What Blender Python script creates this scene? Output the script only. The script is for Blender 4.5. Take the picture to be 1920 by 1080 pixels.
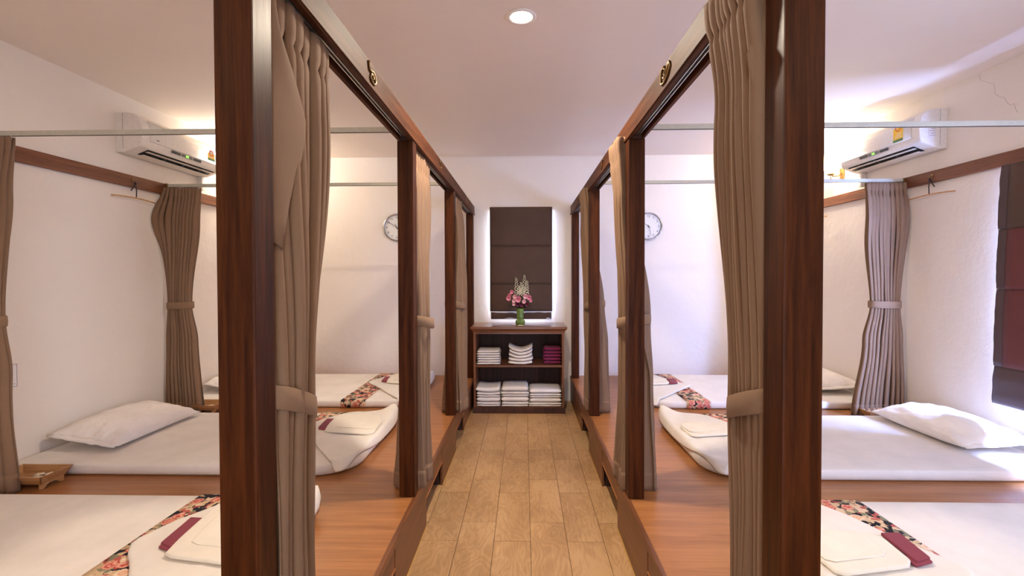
import bpy, bmesh, math, random
from mathutils import Vector, Matrix, noise
C = bpy.context.scene.collection
for o in list(bpy.data.objects): bpy.data.objects.remove(o)
PI = math.pi
rnd = random.Random(7)

# ------------------------------------------------------------------ camera, light, exposure
cam_d = bpy.data.cameras.new('camera'); cam = bpy.data.objects.new('camera', cam_d); C.objects.link(cam)
F_PX = 909.17
cam_d.sensor_width = 36; cam_d.lens = F_PX/1920*36; cam_d.shift_y = -6.16/1920
yw, pt, rl = math.radians(1.4367), math.radians(1.0328), math.radians(-0.1486)
fw = Vector((-math.sin(yw)*math.cos(pt), math.cos(yw)*math.cos(pt), -math.sin(pt)))
r0 = Vector((math.cos(yw), math.sin(yw), 0)); u0 = r0.cross(fw)
rr = r0*math.cos(rl)+u0*math.sin(rl); uu = -r0*math.sin(rl)+u0*math.cos(rl)
m = Matrix((rr, uu, -fw)).transposed().to_4x4(); m.translation = (0, 0, 1.5)
cam.matrix_world = m
cam_d.clip_start = 0.02
sc = bpy.context.scene; sc.camera = cam
sc.view_settings.view_transform = 'Standard'; sc.view_settings.look = 'None'
sc.view_settings.gamma = 1; sc.view_settings.use_curve_mapping = False
sc.view_settings.exposure = 0.15
try:
    sc.cycles.use_denoising = True; sc.cycles.denoiser = 'OPENIMAGEDENOISE'
    sc.cycles.max_bounces = 8; sc.cycles.diffuse_bounces = 6; sc.cycles.glossy_bounces = 3
    sc.cycles.transparent_max_bounces = 8
    sc.cycles.caustics_reflective = False; sc.cycles.caustics_refractive = False
    sc.cycles.sample_clamp_indirect = 6
except Exception: pass

w = bpy.data.worlds.new('sky'); sc.world = w; w.use_nodes = True
w.node_tree.nodes['Background'].inputs[0].default_value = (.72, .84, 1, 1)
w.node_tree.nodes['Background'].inputs[1].default_value = 5.0

def area(name, loc, size, power, color, direction, shape='RECTANGLE', spread=PI):
    l = bpy.data.lights.new(name, 'AREA'); l.shape = shape; l.size = size[0]
    if shape in ('RECTANGLE', 'ELLIPSE'): l.size_y = size[1]
    l.energy = power; l.color = color; l.spread = spread
    o = bpy.data.objects.new(name, l); C.objects.link(o); o.location = loc
    o.rotation_euler = Vector(direction).to_track_quat('-Z', 'Z').to_euler()
    return o
DAY = (.66, .76, 1.0); WARM = (1.0, .72, .47); WARMW = (1.0, .84, .66)
area('daylight', (-.035, 5.93, 1.6), (.62, 1.2), 110, DAY, (0, -1, 0))
area('daylight', (3.40, 2.75, 1.38), (1.0, 1.40), 2000, (.34, .48, 1.0), (-1, 0, 0))
area('daylight', (3.40, .95, 1.5), (1.3, 1.4), 34, (.42, .54, 1.0), (-.5, .87, 0), spread=1.9)
area('daylight', (-.02, -1.93, 1.5), (1.5, 2.0), 6, (1.0, .85, .7), (0, 1, 0))  # added soft fill from behind the camera, no known daylight source
DOWN = [(-.012, 2.69, 50), (0.0, -.2, 10), (-1.95, .9, 2.5), (1.95, .9, 1.5), (-1.95, -1.0, 12), (1.95, -1.0, 14)]  # the side rows are added out of view to light the room
for x, y, p in DOWN: area('downlight_glow', (x, y, 2.915), (.12, .12), p, (1, .66, .42) if x < -.5 else WARMW, (0, 0, -1), 'DISK')

# ------------------------------------------------------------------ materials
def nt(name):
    mt = bpy.data.materials.new(name); mt.use_nodes = True
    t = mt.node_tree; return mt, t, t.nodes['Principled BSDF']
def N(t, ty, **kw):
    n = t.nodes.new(ty)
    for k, v in kw.items():
        if k.startswith('i_'):
            key = k[2:]; key = int(key) if key.isdigit() else key.replace('_', ' ')
            n.inputs[key].default_value = v
        else: setattr(n, k, v)
    return n
def coords(t, scale=(1, 1, 1), which='Object'):
    tc = N(t, 'ShaderNodeTexCoord'); mp = N(t, 'ShaderNodeMapping'); mp.inputs['Scale'].default_value = scale
    t.links.new(tc.outputs[which], mp.inputs[0]); return mp.outputs[0]
def ramp(t, fac, stops, interp='LINEAR'):
    r = N(t, 'ShaderNodeValToRGB'); r.color_ramp.interpolation = interp
    e = r.color_ramp.elements
    while len(e) < len(stops): e.new(.5)
    for k, (p, c) in enumerate(stops): e[k].position = p; e[k].color = (*c, 1)
    t.links.new(fac, r.inputs[0]); return r.outputs[0]
def bump(t, b, h, s=.3, d=.01):
    n = N(t, 'ShaderNodeBump'); n.inputs['Strength'].default_value = s; n.inputs['Distance'].default_value = d
    t.links.new(h, n.inputs['Height']); t.links.new(n.outputs[0], b.inputs['Normal'])
def noise_t(t, vec, scale, detail=3, rough=.5, dist=0):
    n = N(t, 'ShaderNodeTexNoise'); n.inputs['Scale'].default_value = scale; n.inputs['Detail'].default_value = detail
    n.inputs['Roughness'].default_value = rough; n.inputs['Distortion'].default_value = dist
    t.links.new(vec, n.inputs['Vector']); return n.outputs[0]
def plain(name, col, rough=.6, metal=0, emit=None, es=1, sheen=0, spec=.5):
    mt, t, b = nt(name); b.inputs['Base Color'].default_value = (*col, 1); b.inputs['Roughness'].default_value = rough
    b.inputs['Metallic'].default_value = metal; b.inputs['Specular IOR Level'].default_value = spec
    if emit: b.inputs['Emission Color'].default_value = (*emit, 1); b.inputs['Emission Strength'].default_value = es
    n = noise_t(t, coords(t), 60, 2); 
    rg = ramp(t, n, [(.3, tuple(c*.94 for c in col)), (.7, tuple(min(1, c*1.04) for c in col))]); t.links.new(rg, b.inputs['Base Color'])
    return mt
def wood(name, c0, c1, axis, rough=.35, scale=1.0, bs=.15, contrast=1.0, coat=0, spec=.3):
    mt, t, b = nt(name); b.inputs['Specular IOR Level'].default_value = spec
    sc_ = {'x': (1.2, 22, 22), 'y': (22, 1.2, 22), 'z': (22, 22, 1.2)}[axis]
    v = coords(t, tuple(s*scale for s in sc_))
    a = noise_t(t, v, 1.6, 5, .6, .6)
    v2 = coords(t, tuple(s*scale*5 for s in sc_)); f = noise_t(t, v2, 1.5, 3, .7)
    mx = N(t, 'ShaderNodeMath', operation='MULTIPLY_ADD'); t.links.new(f, mx.inputs[0]); mx.inputs[1].default_value = .45; t.links.new(a, mx.inputs[2])
    lo, hi = .7-.25*contrast, .7+.2*contrast
    mid = tuple((p+q)/2 for p, q in zip(c0, c1))
    rg = ramp(t, mx.outputs[0], [(lo, c0), (.7, mid), (hi, c1)])
    t.links.new(rg, b.inputs['Base Color']); b.inputs['Roughness'].default_value = rough
    if coat: b.inputs['Coat Weight'].default_value = coat; b.inputs['Coat Roughness'].default_value = .18
    bump(t, b, mx.outputs[0], bs, .004); return mt
def cloth_m(name, col, rough=.85, weave=900, wr=0., trans=0, sheen=.2, var=.07):
    mt, t, b = nt(name); b.inputs['Roughness'].default_value = rough
    n = noise_t(t, coords(t), 5, 4, .6)
    t.links.new(ramp(t, n, [(.3, tuple(c*(1-var) for c in col)), (.7, tuple(min(1, c*(1+var*.6)) for c in col))]), b.inputs['Base Color'])
    b.inputs['Sheen Weight'].default_value = sheen*.25; b.inputs['Sheen Roughness'].default_value = .5; b.inputs['Specular IOR Level'].default_value = .15
    f = noise_t(t, coords(t), weave*.3, 1)
    if wr:
        g = noise_t(t, coords(t, (3, 2.2, 8)), 2.4, 3, .5, .8)
        mx = N(t, 'ShaderNodeMath', operation='MULTIPLY_ADD'); t.links.new(f, mx.inputs[0]); mx.inputs[1].default_value = .04; t.links.new(g, mx.inputs[2])
        bump(t, b, mx.outputs[0], wr, .03)
    else: bump(t, b, f, .25, .0015)
    if trans:
        tr = N(t, 'ShaderNodeBsdfTranslucent'); tr.inputs[0].default_value = (*[min(1, c*1.2) for c in col], 1)
        mix = N(t, 'ShaderNodeMixShader'); mix.inputs[0].default_value = trans
        out = t.nodes['Material Output']
        t.links.new(b.outputs[0], mix.inputs[1]); t.links.new(tr.outputs[0], mix.inputs[2]); t.links.new(mix.outputs[0], out.inputs[0])
    return mt
def plaster(name, col, var=.03, bs=.25):
    mt, t, b = nt(name); b.inputs['Roughness'].default_value = .8; b.inputs['Specular IOR Level'].default_value = .25
    n = noise_t(t, coords(t), 1.6, 5, .6)
    t.links.new(ramp(t, n, [(.35, tuple(c*(1-var) for c in col)), (.65, col)]), b.inputs['Base Color'])
    g = noise_t(t, coords(t), 9, 6, .62); bump(t, b, g, bs, .02); return mt

M = {}
M['wall'] = plaster('wall_plaster', (.82, .755, .685), .03, .32)
M['ceil'] = plaster('ceiling_paint', (.84, .755, .68), .02, .04)
M['post'] = wood('dark_teak', (.012, .0026, .0008), (.080, .0215, .0048), 'z', .40, 1.0, .10, spec=.12)
M['beam'] = wood('beam_teak', (.035, .010, .004), (.105, .036, .013), 'y', .6, .9, .1, .8, 0, .12)
M['rail'] = wood('rail_teak', (.10, .034, .015), (.20, .075, .032), 'y', .42, .9, .1, .8)
M['deck'] = wood('deck_veneer', (.26, .098, .029), (.38, .160, .054), 'x', .30, .8, .04, .75)
M['fascia'] = wood('fascia_wood', (.085, .028, .011), (.19, .070, .028), 'y', .36, .8, .06, .8)
M['edge'] = wood('edge_wood', (.30, .11, .035), (.46, .19, .07), 'y', .4, 1, .05)
M['cab'] = wood('cabinet_wood', (.10, .032, .012), (.22, .078, .03), 'x', .28, .7, .08, .9, .3)
M['cabside'] = wood('cabinet_side_wood', (.12, .042, .018), (.22, .085, .036), 'z', .35, .7, .08)
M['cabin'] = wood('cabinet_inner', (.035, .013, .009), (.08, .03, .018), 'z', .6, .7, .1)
M['tray'] = wood('tray_wood', (.36, .17, .06), (.56, .31, .13), 'x', .28, 1.5, .05, .8, .3)
M['sheet'] = cloth_m('white_sheet', (.82, .77, .71), .9, 900, .07)
M['sheetside'] = M['sheet']
M['pillow'] = cloth_m('pillow_cotton', (.85, .79, .74), .88, 900, .5)
M['towel'] = cloth_m('throw_cotton', (.80, .75, .68), .92, 500, .12)
M['robe'] = cloth_m('robe_cotton', (.83, .77, .66), .9, 700, .12)
M['maroon'] = cloth_m('maroon_cloth', (.24, .045, .065), .8, 900, 0, 0, .25)
M['tow_w'] = cloth_m('terry_white', (.82, .77, .73), .95, 260, .1)
M['tow_m'] = cloth_m('terry_maroon', (.20, .02, .06), .95, 260, .1)
M['curtain'] = cloth_m('curtain_cloth', (.235, .143, .087), .8, 1100, 0, .06, .25, .05)
M['tie'] = cloth_m('curtain_tie_cloth', (.24, .148, .09), .8, 1100, 0, 0, .25, .04)
M['blind'] = cloth_m('blind_cloth', (.088, .051, .034), .75, 1100, 0, .04, .2)
M['bounce_lining'] = cloth_m('blind_bounce_lining', (.80, .80, .80), .8, 1100, 0, .06, .1)
M['blindlit'] = cloth_m('blind_backlit_maroon', (.13, .038, .034), .7, 1100, 0, .05, .2)  # maroon stands in for daylight glowing through the brown cloth
M['blindb'] = cloth_m('blind_border', (.085, .055, .052), .75, 1100, 0, .03, .2)
M['alu'] = plain('cream_rail_metal', (.50, .48, .39), .45, .1)
M['steel'] = plain('track_steel', (.62, .60, .58), .3, .8)
M['black'] = plain('black_plastic', (.012, .011, .011), .5)
M['ribbon'] = plain('black_ribbon', (.03, .012, .014), .7)
M['brass'] = plain('brass', (.26, .16, .06), .4, .8)
M['acw'] = plain('ac_plastic', (.80, .76, .70), .35)
M['acd'] = plain('ac_dark', (.03, .03, .03), .5)
M['acg'] = plain('ac_grey', (.14, .13, .12), .3)
M['led'] = plain('green_led', (.1, .8, .1), .4, 0, (.2, 1, .05), 2.5)
M['yellow'] = plain('yellow_label', (.85, .52, .02), .5)
M['green'] = plain('label_green', (.02, .16, .05), .5)
M['red'] = plain('sign_red', (.62, .05, .04), .5)
M['paper'] = plain('sign_paper', (.80, .76, .76), .5)
M['grey'] = plain('print_grey', (.25, .22, .24), .6)
M['crack'] = plain('crack_brown', (.42, .32, .27), .8)
M['lampon'] = plain('lit_lens', (1, .95, .85), .5, 0, (1, .93, .82), 14)
M['shade'] = plain('lit_shade', (1, .8, .5), .6, 0, (1, .74, .42), 9)
M['white'] = plain('white_enamel', (.78, .74, .70), .4)
M['stone'] = plain('outer_plain', (.5, .5, .5), .9)
M['caulk'] = plain('golden_sealant', (.50, .30, .08), .5)
M['vase'] = plain('green_ceramic', (.10, .17, .02), .12)
M['stem'] = plain('dark_leaf', (.015, .035, .01), .5)
M['leafm'] = plain('green_leaf', (.05, .10, .02), .5)
M['pinkA'] = plain('pink_petal', (.80, .30, .38), .6)
M['pinkB'] = plain('pale_pink_petal', (.88, .52, .52), .6)
M['purple'] = plain('deep_petal', (.16, .02, .05), .6)
M['bud'] = plain('cream_bud', (.88, .84, .62), .6)
M['petal'] = plain('frangipani_petal', (.86, .80, .66), .5)
M['pollen'] = plain('frangipani_heart', (.85, .55, .12), .5)
M['chrome'] = plain('clock_rim', (.42, .40, .40), .25, .9)
M['face'] = plain('clock_face', (.80, .78, .72), .5)
M['ink'] = plain('clock_ink', (.06, .05, .04), .5)
def glass():
    mt, t, b = nt('window_glass'); out = t.nodes['Material Output']
    g = N(t, 'ShaderNodeBsdfGlossy'); g.inputs['Roughness'].default_value = .02
    tr = N(t, 'ShaderNodeBsdfTransparent'); tr.inputs[0].default_value = (.95, .97, 1, 1)
    mix = N(t, 'ShaderNodeMixShader'); mix.inputs[0].default_value = .06
    t.links.new(tr.outputs[0], mix.inputs[1]); t.links.new(g.outputs[0], mix.inputs[2]); t.links.new(mix.outputs[0], out.inputs[0]); return mt
M['glass'] = glass()
def tile_mat(k):
    mt, t, b = nt('wood_look_tile')
    tc = N(t, 'ShaderNodeTexCoord'); mp = N(t, 'ShaderNodeMapping'); mp.inputs['Scale'].default_value = (1, .42, 1)
    mp.inputs['Location'].default_value = (k*3.7, k*1.3, k*5.1); t.links.new(tc.outputs['Object'], mp.inputs[0]); v = mp.outputs[0]
    n1 = noise_t(t, v, 5.5, 2, .5, .3)
    # cathedral grain: bands of a smooth noise field
    s = N(t, 'ShaderNodeMath', operation='MULTIPLY'); t.links.new(n1, s.inputs[0]); s.inputs[1].default_value = 95
    sn = N(t, 'ShaderNodeMath', operation='SINE'); t.links.new(s.outputs[0], sn.inputs[0])
    n2 = noise_t(t, coords(t, (60, 5, 60)), 1.6, 4, .7)
    n3 = noise_t(t, v, 3.2, 3, .6)
    a = N(t, 'ShaderNodeMath', operation='MULTIPLY_ADD'); t.links.new(sn.outputs[0], a.inputs[0]); a.inputs[1].default_value = .055; n2s = N(t, 'ShaderNodeMath', operation='MULTIPLY_ADD'); t.links.new(n2, n2s.inputs[0]); n2s.inputs[1].default_value = .45; n2s.inputs[2].default_value = .275; t.links.new(n2s.outputs[0], a.inputs[2])
    c = N(t, 'ShaderNodeMath', operation='MULTIPLY_ADD'); t.links.new(n3, c.inputs[0]); c.inputs[1].default_value = .8; t.links.new(a.outputs[0], c.inputs[2])
    q = 1 + (k-1.5)*.035
    t.links.new(ramp(t, c.outputs[0], [(.62, (.31*q, .17*q, .072*q)), (.85, (.42*q, .245*q, .11*q)), (1.0, (.52*q, .32*q, .155*q))]), b.inputs['Base Color'])
    b.inputs['Roughness'].default_value = .42; bump(t, b, c.outputs[0], .08, .003); return mt
TM = [tile_mat(k) for k in range(4)]
M['grout'] = plain('grout', (.10, .055, .025), .8)
def floral():
    mt, t, b = nt('floral_print'); b.inputs['Roughness'].default_value = .8; b.inputs['Specular IOR Level'].default_value = .2
    v0 = coords(t)
    nz = N(t, 'ShaderNodeTexNoise'); nz.inputs['Scale'].default_value = 28; nz.inputs['Detail'].default_value = 3; t.links.new(v0, nz.inputs['Vector'])
    mxv = N(t, 'ShaderNodeVectorMath', operation='MULTIPLY_ADD'); t.links.new(nz.outputs['Color'], mxv.inputs[0]); mxv.inputs[1].default_value = (.035, .035, .035); t.links.new(v0, mxv.inputs[2])
    V1 = N(t, 'ShaderNodeTexVoronoi'); V1.inputs['Scale'].default_value = 13; t.links.new(mxv.outputs[0], V1.inputs['Vector'])
    V2 = N(t, 'ShaderNodeTexVoronoi'); V2.inputs['Scale'].default_value = 42; t.links.new(mxv.outputs[0], V2.inputs['Vector'])
    sp = N(t, 'ShaderNodeSeparateColor'); t.links.new(V1.outputs['Color'], sp.inputs[0])
    sp2 = N(t, 'ShaderNodeSeparateColor'); t.links.new(V2.outputs['Color'], sp2.inputs[0])
    bk = ramp(t, sp2.outputs[0], [(0, (.012, .012, .02)), (.34, (.60, .43, .26)), (.55, (.23, .22, .14)), (.68, (.68, .50, .34)), (.84, (.45, .10, .08))], 'CONSTANT')
    pn = N(t, 'ShaderNodeMath', operation='MULTIPLY_ADD'); t.links.new(nz.outputs[0], pn.inputs[0]); pn.inputs[1].default_value = .5; t.links.new(V1.outputs['Distance'], pn.inputs[2])
    red = ramp(t, pn.outputs[0], [(.22, (.14, .01, .02)), (.32, (.50, .05, .04)), (.40, (.75, .33, .24)), (.47, (.45, .04, .04)), (.56, (.80, .42, .30)), (.66, (.42, .05, .04))])
    crm = ramp(t, pn.outputs[0], [(.22, (.55, .12, .06)), (.34, (.80, .55, .36)), (.44, (.70, .34, .22)), (.54, (.86, .68, .50)), (.68, (.60, .40, .25))])
    pk = N(t, 'ShaderNodeMath', operation='GREATER_THAN'); t.links.new(sp.outputs[0], pk.inputs[0]); pk.inputs[1].default_value = .55
    m1 = N(t, 'ShaderNodeMix', data_type='RGBA'); t.links.new(pk.outputs[0], m1.inputs[0]); t.links.new(red, m1.inputs[6]); t.links.new(crm, m1.inputs[7])
    lt = N(t, 'ShaderNodeMath', operation='LESS_THAN'); t.links.new(V1.outputs['Distance'], lt.inputs[0]); lt.inputs[1].default_value = .40
    m2 = N(t, 'ShaderNodeMix', data_type='RGBA'); t.links.new(lt.outputs[0], m2.inputs[0]); t.links.new(bk, m2.inputs[6]); t.links.new(m1.outputs[2], m2.inputs[7])
    t.links.new(m2.outputs[2], b.inputs['Base Color']); return mt
M['floral'] = floral()

# ------------------------------------------------------------------ object helpers
def world_org(p):
    v = Vector((0, 0, 0))
    while p: v += p.location; p = p.parent
    return v
def obj(name, bm, mat, parent=None, smooth=False, org=None):
    bm.normal_update()
    me = bpy.data.meshes.new(name)
    if parent is not None: off = world_org(parent)
    elif org is not None: off = Vector(org)
    else:
        xs = [v.co.x for v in bm.verts]; ys = [v.co.y for v in bm.verts]; zs = [v.co.z for v in bm.verts]
        off = Vector(((min(xs)+max(xs))/2, (min(ys)+max(ys))/2, min(zs)))
    bmesh.ops.translate(bm, verts=bm.verts[:], vec=-off)
    if smooth:
        for f in bm.faces: f.smooth = True
    bm.to_mesh(me); bm.free(); me.materials.append(mat)
    o = bpy.data.objects.new(name, me); C.objects.link(o)
    if parent is not None: o.parent = parent
    else: o.location = off
    return o
def tag(o, label=None, cat=None, group=None, kind=None):
    if label: o['label'] = label
    if cat: o['category'] = cat
    if group: o['group'] = group
    if kind: o['kind'] = kind
    return o
def thing(name, loc, label, cat, group=None):
    o = bpy.data.objects.new(name, None); C.objects.link(o); o.location = loc; o.empty_display_size = .05
    return tag(o, label, cat, group)
def struct(o): o['kind'] = 'structure'; return o
def box(bm, x0, x1, y0, y1, z0, z1, bev=0):
    r = bmesh.ops.create_cube(bm, size=1); vs = r['verts']
    for v in vs: v.co = Vector(((x0+x1)/2+v.co.x*(x1-x0), (y0+y1)/2+v.co.y*(y1-y0), (z0+z1)/2+v.co.z*(z1-z0)))
    if bev:
        es = list({e for v in vs for e in v.link_edges})
        bmesh.ops.bevel(bm, geom=es, offset=bev, segments=2, profile=.7, affect='EDGES')
    return bm
def bx(x0, x1, y0, y1, z0, z1, bev=0): return box(bmesh.new(), min(x0, x1), max(x0, x1), min(y0, y1), max(y0, y1), z0, z1, bev)
def grid(bm, pts, closeu=False, closev=False):
    vs = [[bm.verts.new(p) for p in row] for row in pts]
    nr, nc = len(vs), len(vs[0])
    for i in range(nr if closev else nr-1):
        for j in range(nc if closeu else nc-1):
            a, b, c, d = vs[i][j], vs[i][(j+1) % nc], vs[(i+1) % nr][(j+1) % nc], vs[(i+1) % nr][j]
            bm.faces.new((a, b, c, d))
    return vs
def tube(bm, pts, r, n=8, caps=True):
    pts = [Vector(p) for p in pts]; rings = []
    for i, p in enumerate(pts):
        d = (pts[min(i+1, len(pts)-1)]-pts[max(i-1, 0)]).normalized()
        a = d.orthogonal().normalized() if i == 0 else (A-d*A.dot(d)).normalized()
        A = a; b = d.cross(a)
        ri = r[i] if isinstance(r, (list, tuple)) else r
        rings.append([p+(a*math.cos(2*PI*k/n)+b*math.sin(2*PI*k/n))*ri for k in range(n)])
    vs = grid(bm, rings, closeu=True)
    if caps: bm.faces.new(vs[0][::-1]); bm.faces.new(vs[-1])
    return bm
def lathe(bm, prof, cx, cy, n=24, axis='z'):
    rings = []
    for r, z in prof: rings.append([Vector((cx+r*math.cos(2*PI*k/n), cy+r*math.sin(2*PI*k/n), z)) for k in range(n)])
    vs = grid(bm, rings, closeu=True)
    if prof[0][0] > 1e-5: bm.faces.new(vs[0][::-1])
    if prof[-1][0] > 1e-5: bm.faces.new(vs[-1])
    return bm
def loft(bm, loops, caps=True):
    vs = grid(bm, loops, closeu=True)
    if caps: bm.faces.new(vs[0][::-1]); bm.faces.new(vs[-1])
    return bm
def flip_fix(bm): bmesh.ops.recalc_face_normals(bm, faces=bm.faces[:]); return bm
def lerp(a, b, t): return a+(b-a)*t
def sm(t): t = max(0, min(1, t)); return t*t*(3-2*t)
def nz(x, y=0, z=0): return noise.noise(Vector((x, y, z)))
def empt(o): return o

# ------------------------------------------------------------------ measures
L, R, YB, YF, HC = -3.1435, 3.2206, 5.807, -2.0, 2.927
ZP = .305                       # top of the sleeping platforms
AL, AR, PW = -.592, .554, .085  # aisle faces of the post rows, post width
PY = [1.051, 2.585, 4.118, 5.651]
BT, BB = 2.329, 2.224           # beam top and bottom
MT = .371                       # mattress top

# ------------------------------------------------------------------ room shell
struct(obj('floor', bx(L, R, YF, YB, -.12, -.008), M['grout']))
floor = [o for o in C.objects if o.name == 'floor'][0]
cols = [-.997+.2065*k for k in range(10)]   # columns of tiles
cols = [x-.003 for x in cols]
tile_cache = {}
k = 0
for ci, x in enumerate(cols):
    off = 2.716 if ci % 2 == 0 else 2.926
    y = off-.617*6
    while y < YB:
        y0, y1 = max(y, YF+.01), min(y+.617, YB-.005)
        if y1-y0 > .05 and y0 > -.8:
            bm = bmesh.new(); box(bm, x+.0012, x+.2053, y0+.0012, y1-.0012, -.008, rnd.uniform(-.0004, .0004), .0012)
            o = obj('tile', bm, TM[(k*7+ci*3) % 4], floor); k += 1
        y += .617
struct(obj('ceiling', bx(L-.15, R+.3, YF-.15, YB+.15, HC, HC+.1), M['ceil']))
struct(obj('wall_left', bx(L-.15, L, YF-.15, YB+.15, -.12, HC), M['wall']))
def wall_holes(name, axis, a0, a1, t0, t1, holes):
    """wall running along axis with rectangular holes (lo, hi, zlo, zhi)"""
    bm = bmesh.new()
    def put(p, q, z0, z1):
        if q-p < .001 or z1-z0 < .001: return
        if axis == 'x': box(bm, p, q, t0, t1, z0, z1)
        else: box(bm, t0, t1, p, q, z0, z1)
    holes = sorted(holes); cur = a0
    for (p, q, z0, z1) in holes:
        put(cur, p, -.12, HC); put(p, q, -.12, z0); put(p, q, z1, HC); cur = q
    put(cur, a1, -.12, HC)
    return struct(obj(name, bm, M['wall'], org=(0, 0, 0)))
wall_holes('wall_back', 'x', L-.15, R+.3, YB, YB+.12, [(-.385, .312, 1.01, 2.26)])
wall_holes('wall_right', 'y', YF-.15, YB+.15, R, R+.14, [(.3, 1.6, .8, 2.2), (2.26, 3.28, .69, 2.15)])
wall_holes('wall_front', 'x', L-.15, R+.3, YF-.12, YF, [(-.8, .76, .0, 2.2)])
def window(n, axis, p, q, z0, z1, t, mull=0):
    root = bpy.data.objects.new('window_%d' % n, None); C.objects.link(root)
    root.location = ((p+q)/2, t, z0) if axis == 'x' else (t, (p+q)/2, z0); root['kind'] = 'structure'
    def b(p0, p1, za, zb, th, nm, mt):
        f = bx(p0, p1, t-th, t+th, za, zb, .003) if axis == 'x' else bx(t-th, t+th, p0, p1, za, zb, .003)
        return obj(nm, f, mt, root)
    e = .035
    b(p+.001, q-.001, z0+.001, z0+e, .02, 'frame_rail', M['rail']); b(p+.001, q-.001, z1-e, z1-.001, .02, 'frame_rail', M['rail'])
    b(p+.001, p+e, z0+e, z1-e, .02, 'frame_stile', M['rail']); b(q-e, q-.001, z0+e, z1-e, .02, 'frame_stile', M['rail'])
    edges = [p+e]+[p+(q-p)*(i+1)/(mull+1) for i in range(mull)]+[q-e]
    for i in range(mull): b(edges[i+1]-.018, edges[i+1]+.018, z0+e, z1-e, .02, 'mullion', M['rail'])
    for i in range(mull+1): b(edges[i]+(.018 if i else 0), edges[i+1]-(.018 if i < mull else 0), z0+e, z1-e, .002, 'pane', M['glass'])
window(1, 'x', -.385, .312, 1.01, 2.26, YB+.09)
window(2, 'y', 2.26, 3.28, .69, 2.15, R+.115, 1)
window(3, 'y', .3, 1.6, .8, 2.2, R+.115, 1)
# wooden batten at beam height round the side walls
struct(obj('trim_1', bx(L+.0005, L+.03, -1.5, YB-.001, 2.213, 2.308, .004), M['rail'], org=(L, 0, 0)))
struct(obj('trim_2', bx(R-.03, R-.0005, -1.5, YB-.001, 2.222, 2.314, .004), M['rail'], org=(R, 0, 0)))
# fine cracks in the paint
def crack(name, pts, mat): return struct(obj(name, tube(bmesh.new(), pts, .0007, 4), mat))
cp = []
for i in range(22):
    t = i/21; cp.append((R-.0008, 3.53-.27*t+.05*nz(t*5, 1), 2.915-.36*t+.03*nz(t*11, 5)))
crack('trim_3', cp, M['crack'])
cp = [(-1.2+2.6*i/30, YB-.0008, HC-.012+.004*nz(i*.7)) for i in range(31)]
crack('trim_4', cp, M['crack'])

# ------------------------------------------------------------------ downlights
for i, (x, y, p) in enumerate(DOWN):
    r = thing('recessed_downlight', (x, y, HC), ['round white recessed downlight glowing in the ceiling over the aisle', 'round recessed downlight above the near end of the aisle',
        'added unseen downlight over the near mattress beside the plain wall', 'added unseen downlight over the near mattress beside the window wall',
        'added unseen downlight near the entrance, plain wall side', 'added unseen downlight near the entrance, window wall side'][i], 'light', 'ceiling downlights')
    lathe_pts = [(.060, HC-.001), (.082, HC-.001), (.082, HC-.006), (.074, HC-.010), (.062, HC-.008), (.060, HC-.001)]
    bm = bmesh.new(); grid(bm, [[Vector((x+a*math.cos(2*PI*k/32), y+a*math.sin(2*PI*k/32), z)) for k in range(32)] for a, z in lathe_pts], closeu=True)
    obj('trim_ring', flip_fix(bm), M['white'], r, True)
    obj('lens', lathe(bmesh.new(), [(.061, HC-.003), (.061, HC-.0005)], x, y, 32), M['lampon'], r)

# ------------------------------------------------------------------ platforms
OPEN = [(.36, .88), (1.63, 2.17), (2.87, 3.44), (4.13, 4.68)]
SIDE = {-1: 'plain wall side', 1: 'window wall side'}
for s in (-1, 1):
    W = L+.002 if s < 0 else R-.002; A = AL if s < 0 else AR
    root = thing('sleeping_platform', ((W+A)/2, 2.5, 0), 'long low wooden platform carrying the mattresses, running along the %s' % ('wall with the red circle sign' if s < 0 else 'wall with the maroon window blind'), 'platform', 'sleeping platforms')
    deck_a = A-s*.006
    obj('deck', bx(W, A+s*.012, -.6, YB-.003, ZP-.028, ZP, .002), M['deck'], root)
    obj('nosing', bx(A-s*.010, A+s*.0115, -.6, YB-.003, ZP-.03, ZP+.002, .004), M['fascia'], root)
    # apron under the nosing, fascia boards standing between the openings
    xa, xb = A, A+s*.022
    obj('apron', bx(xa, xb, -.6, YB-.003, .172, ZP-.030), M['fascia'], root)
    segs = []; cur = -.6
    for a, b in OPEN: segs.append((cur, a)); cur = b
    segs.append((cur, YB-.003))
    for a, b in segs:
        obj('fascia_board', bx(xa-s*.003, xa+s*.012, a, b, .0005, ZP-.031, .002), M['fascia'], root)
        
    for a, b in OPEN:
        for yy in (a-.02, b+.002): obj('opening_cheek', bx(xb+s*.0005, xb+s*.30, yy, yy+.018, .0008, .1715), M['cabin'], root)  # dark wood puts the shade inside the openings into the colour
    for a, b in OPEN: obj('opening_edging', bx(xa-s*.0045, xb+s*.002, a, b, .166, .1718), M['edge'], root)
    for a, b in segs: obj('sealant_strip', bx(xa-s*.008, xa-s*.003, a+.003, b-.003, .0003, .005), M['caulk'], root)
    for y in (-.59, 1.25, 2.5, 3.78, 5.0):
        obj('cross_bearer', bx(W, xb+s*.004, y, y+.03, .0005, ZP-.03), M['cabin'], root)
    obj('back_board', bx(A+s*.55, A+s*.57, -.6, YB-.01, .001, ZP-.03), M['cabin'], root)

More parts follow.
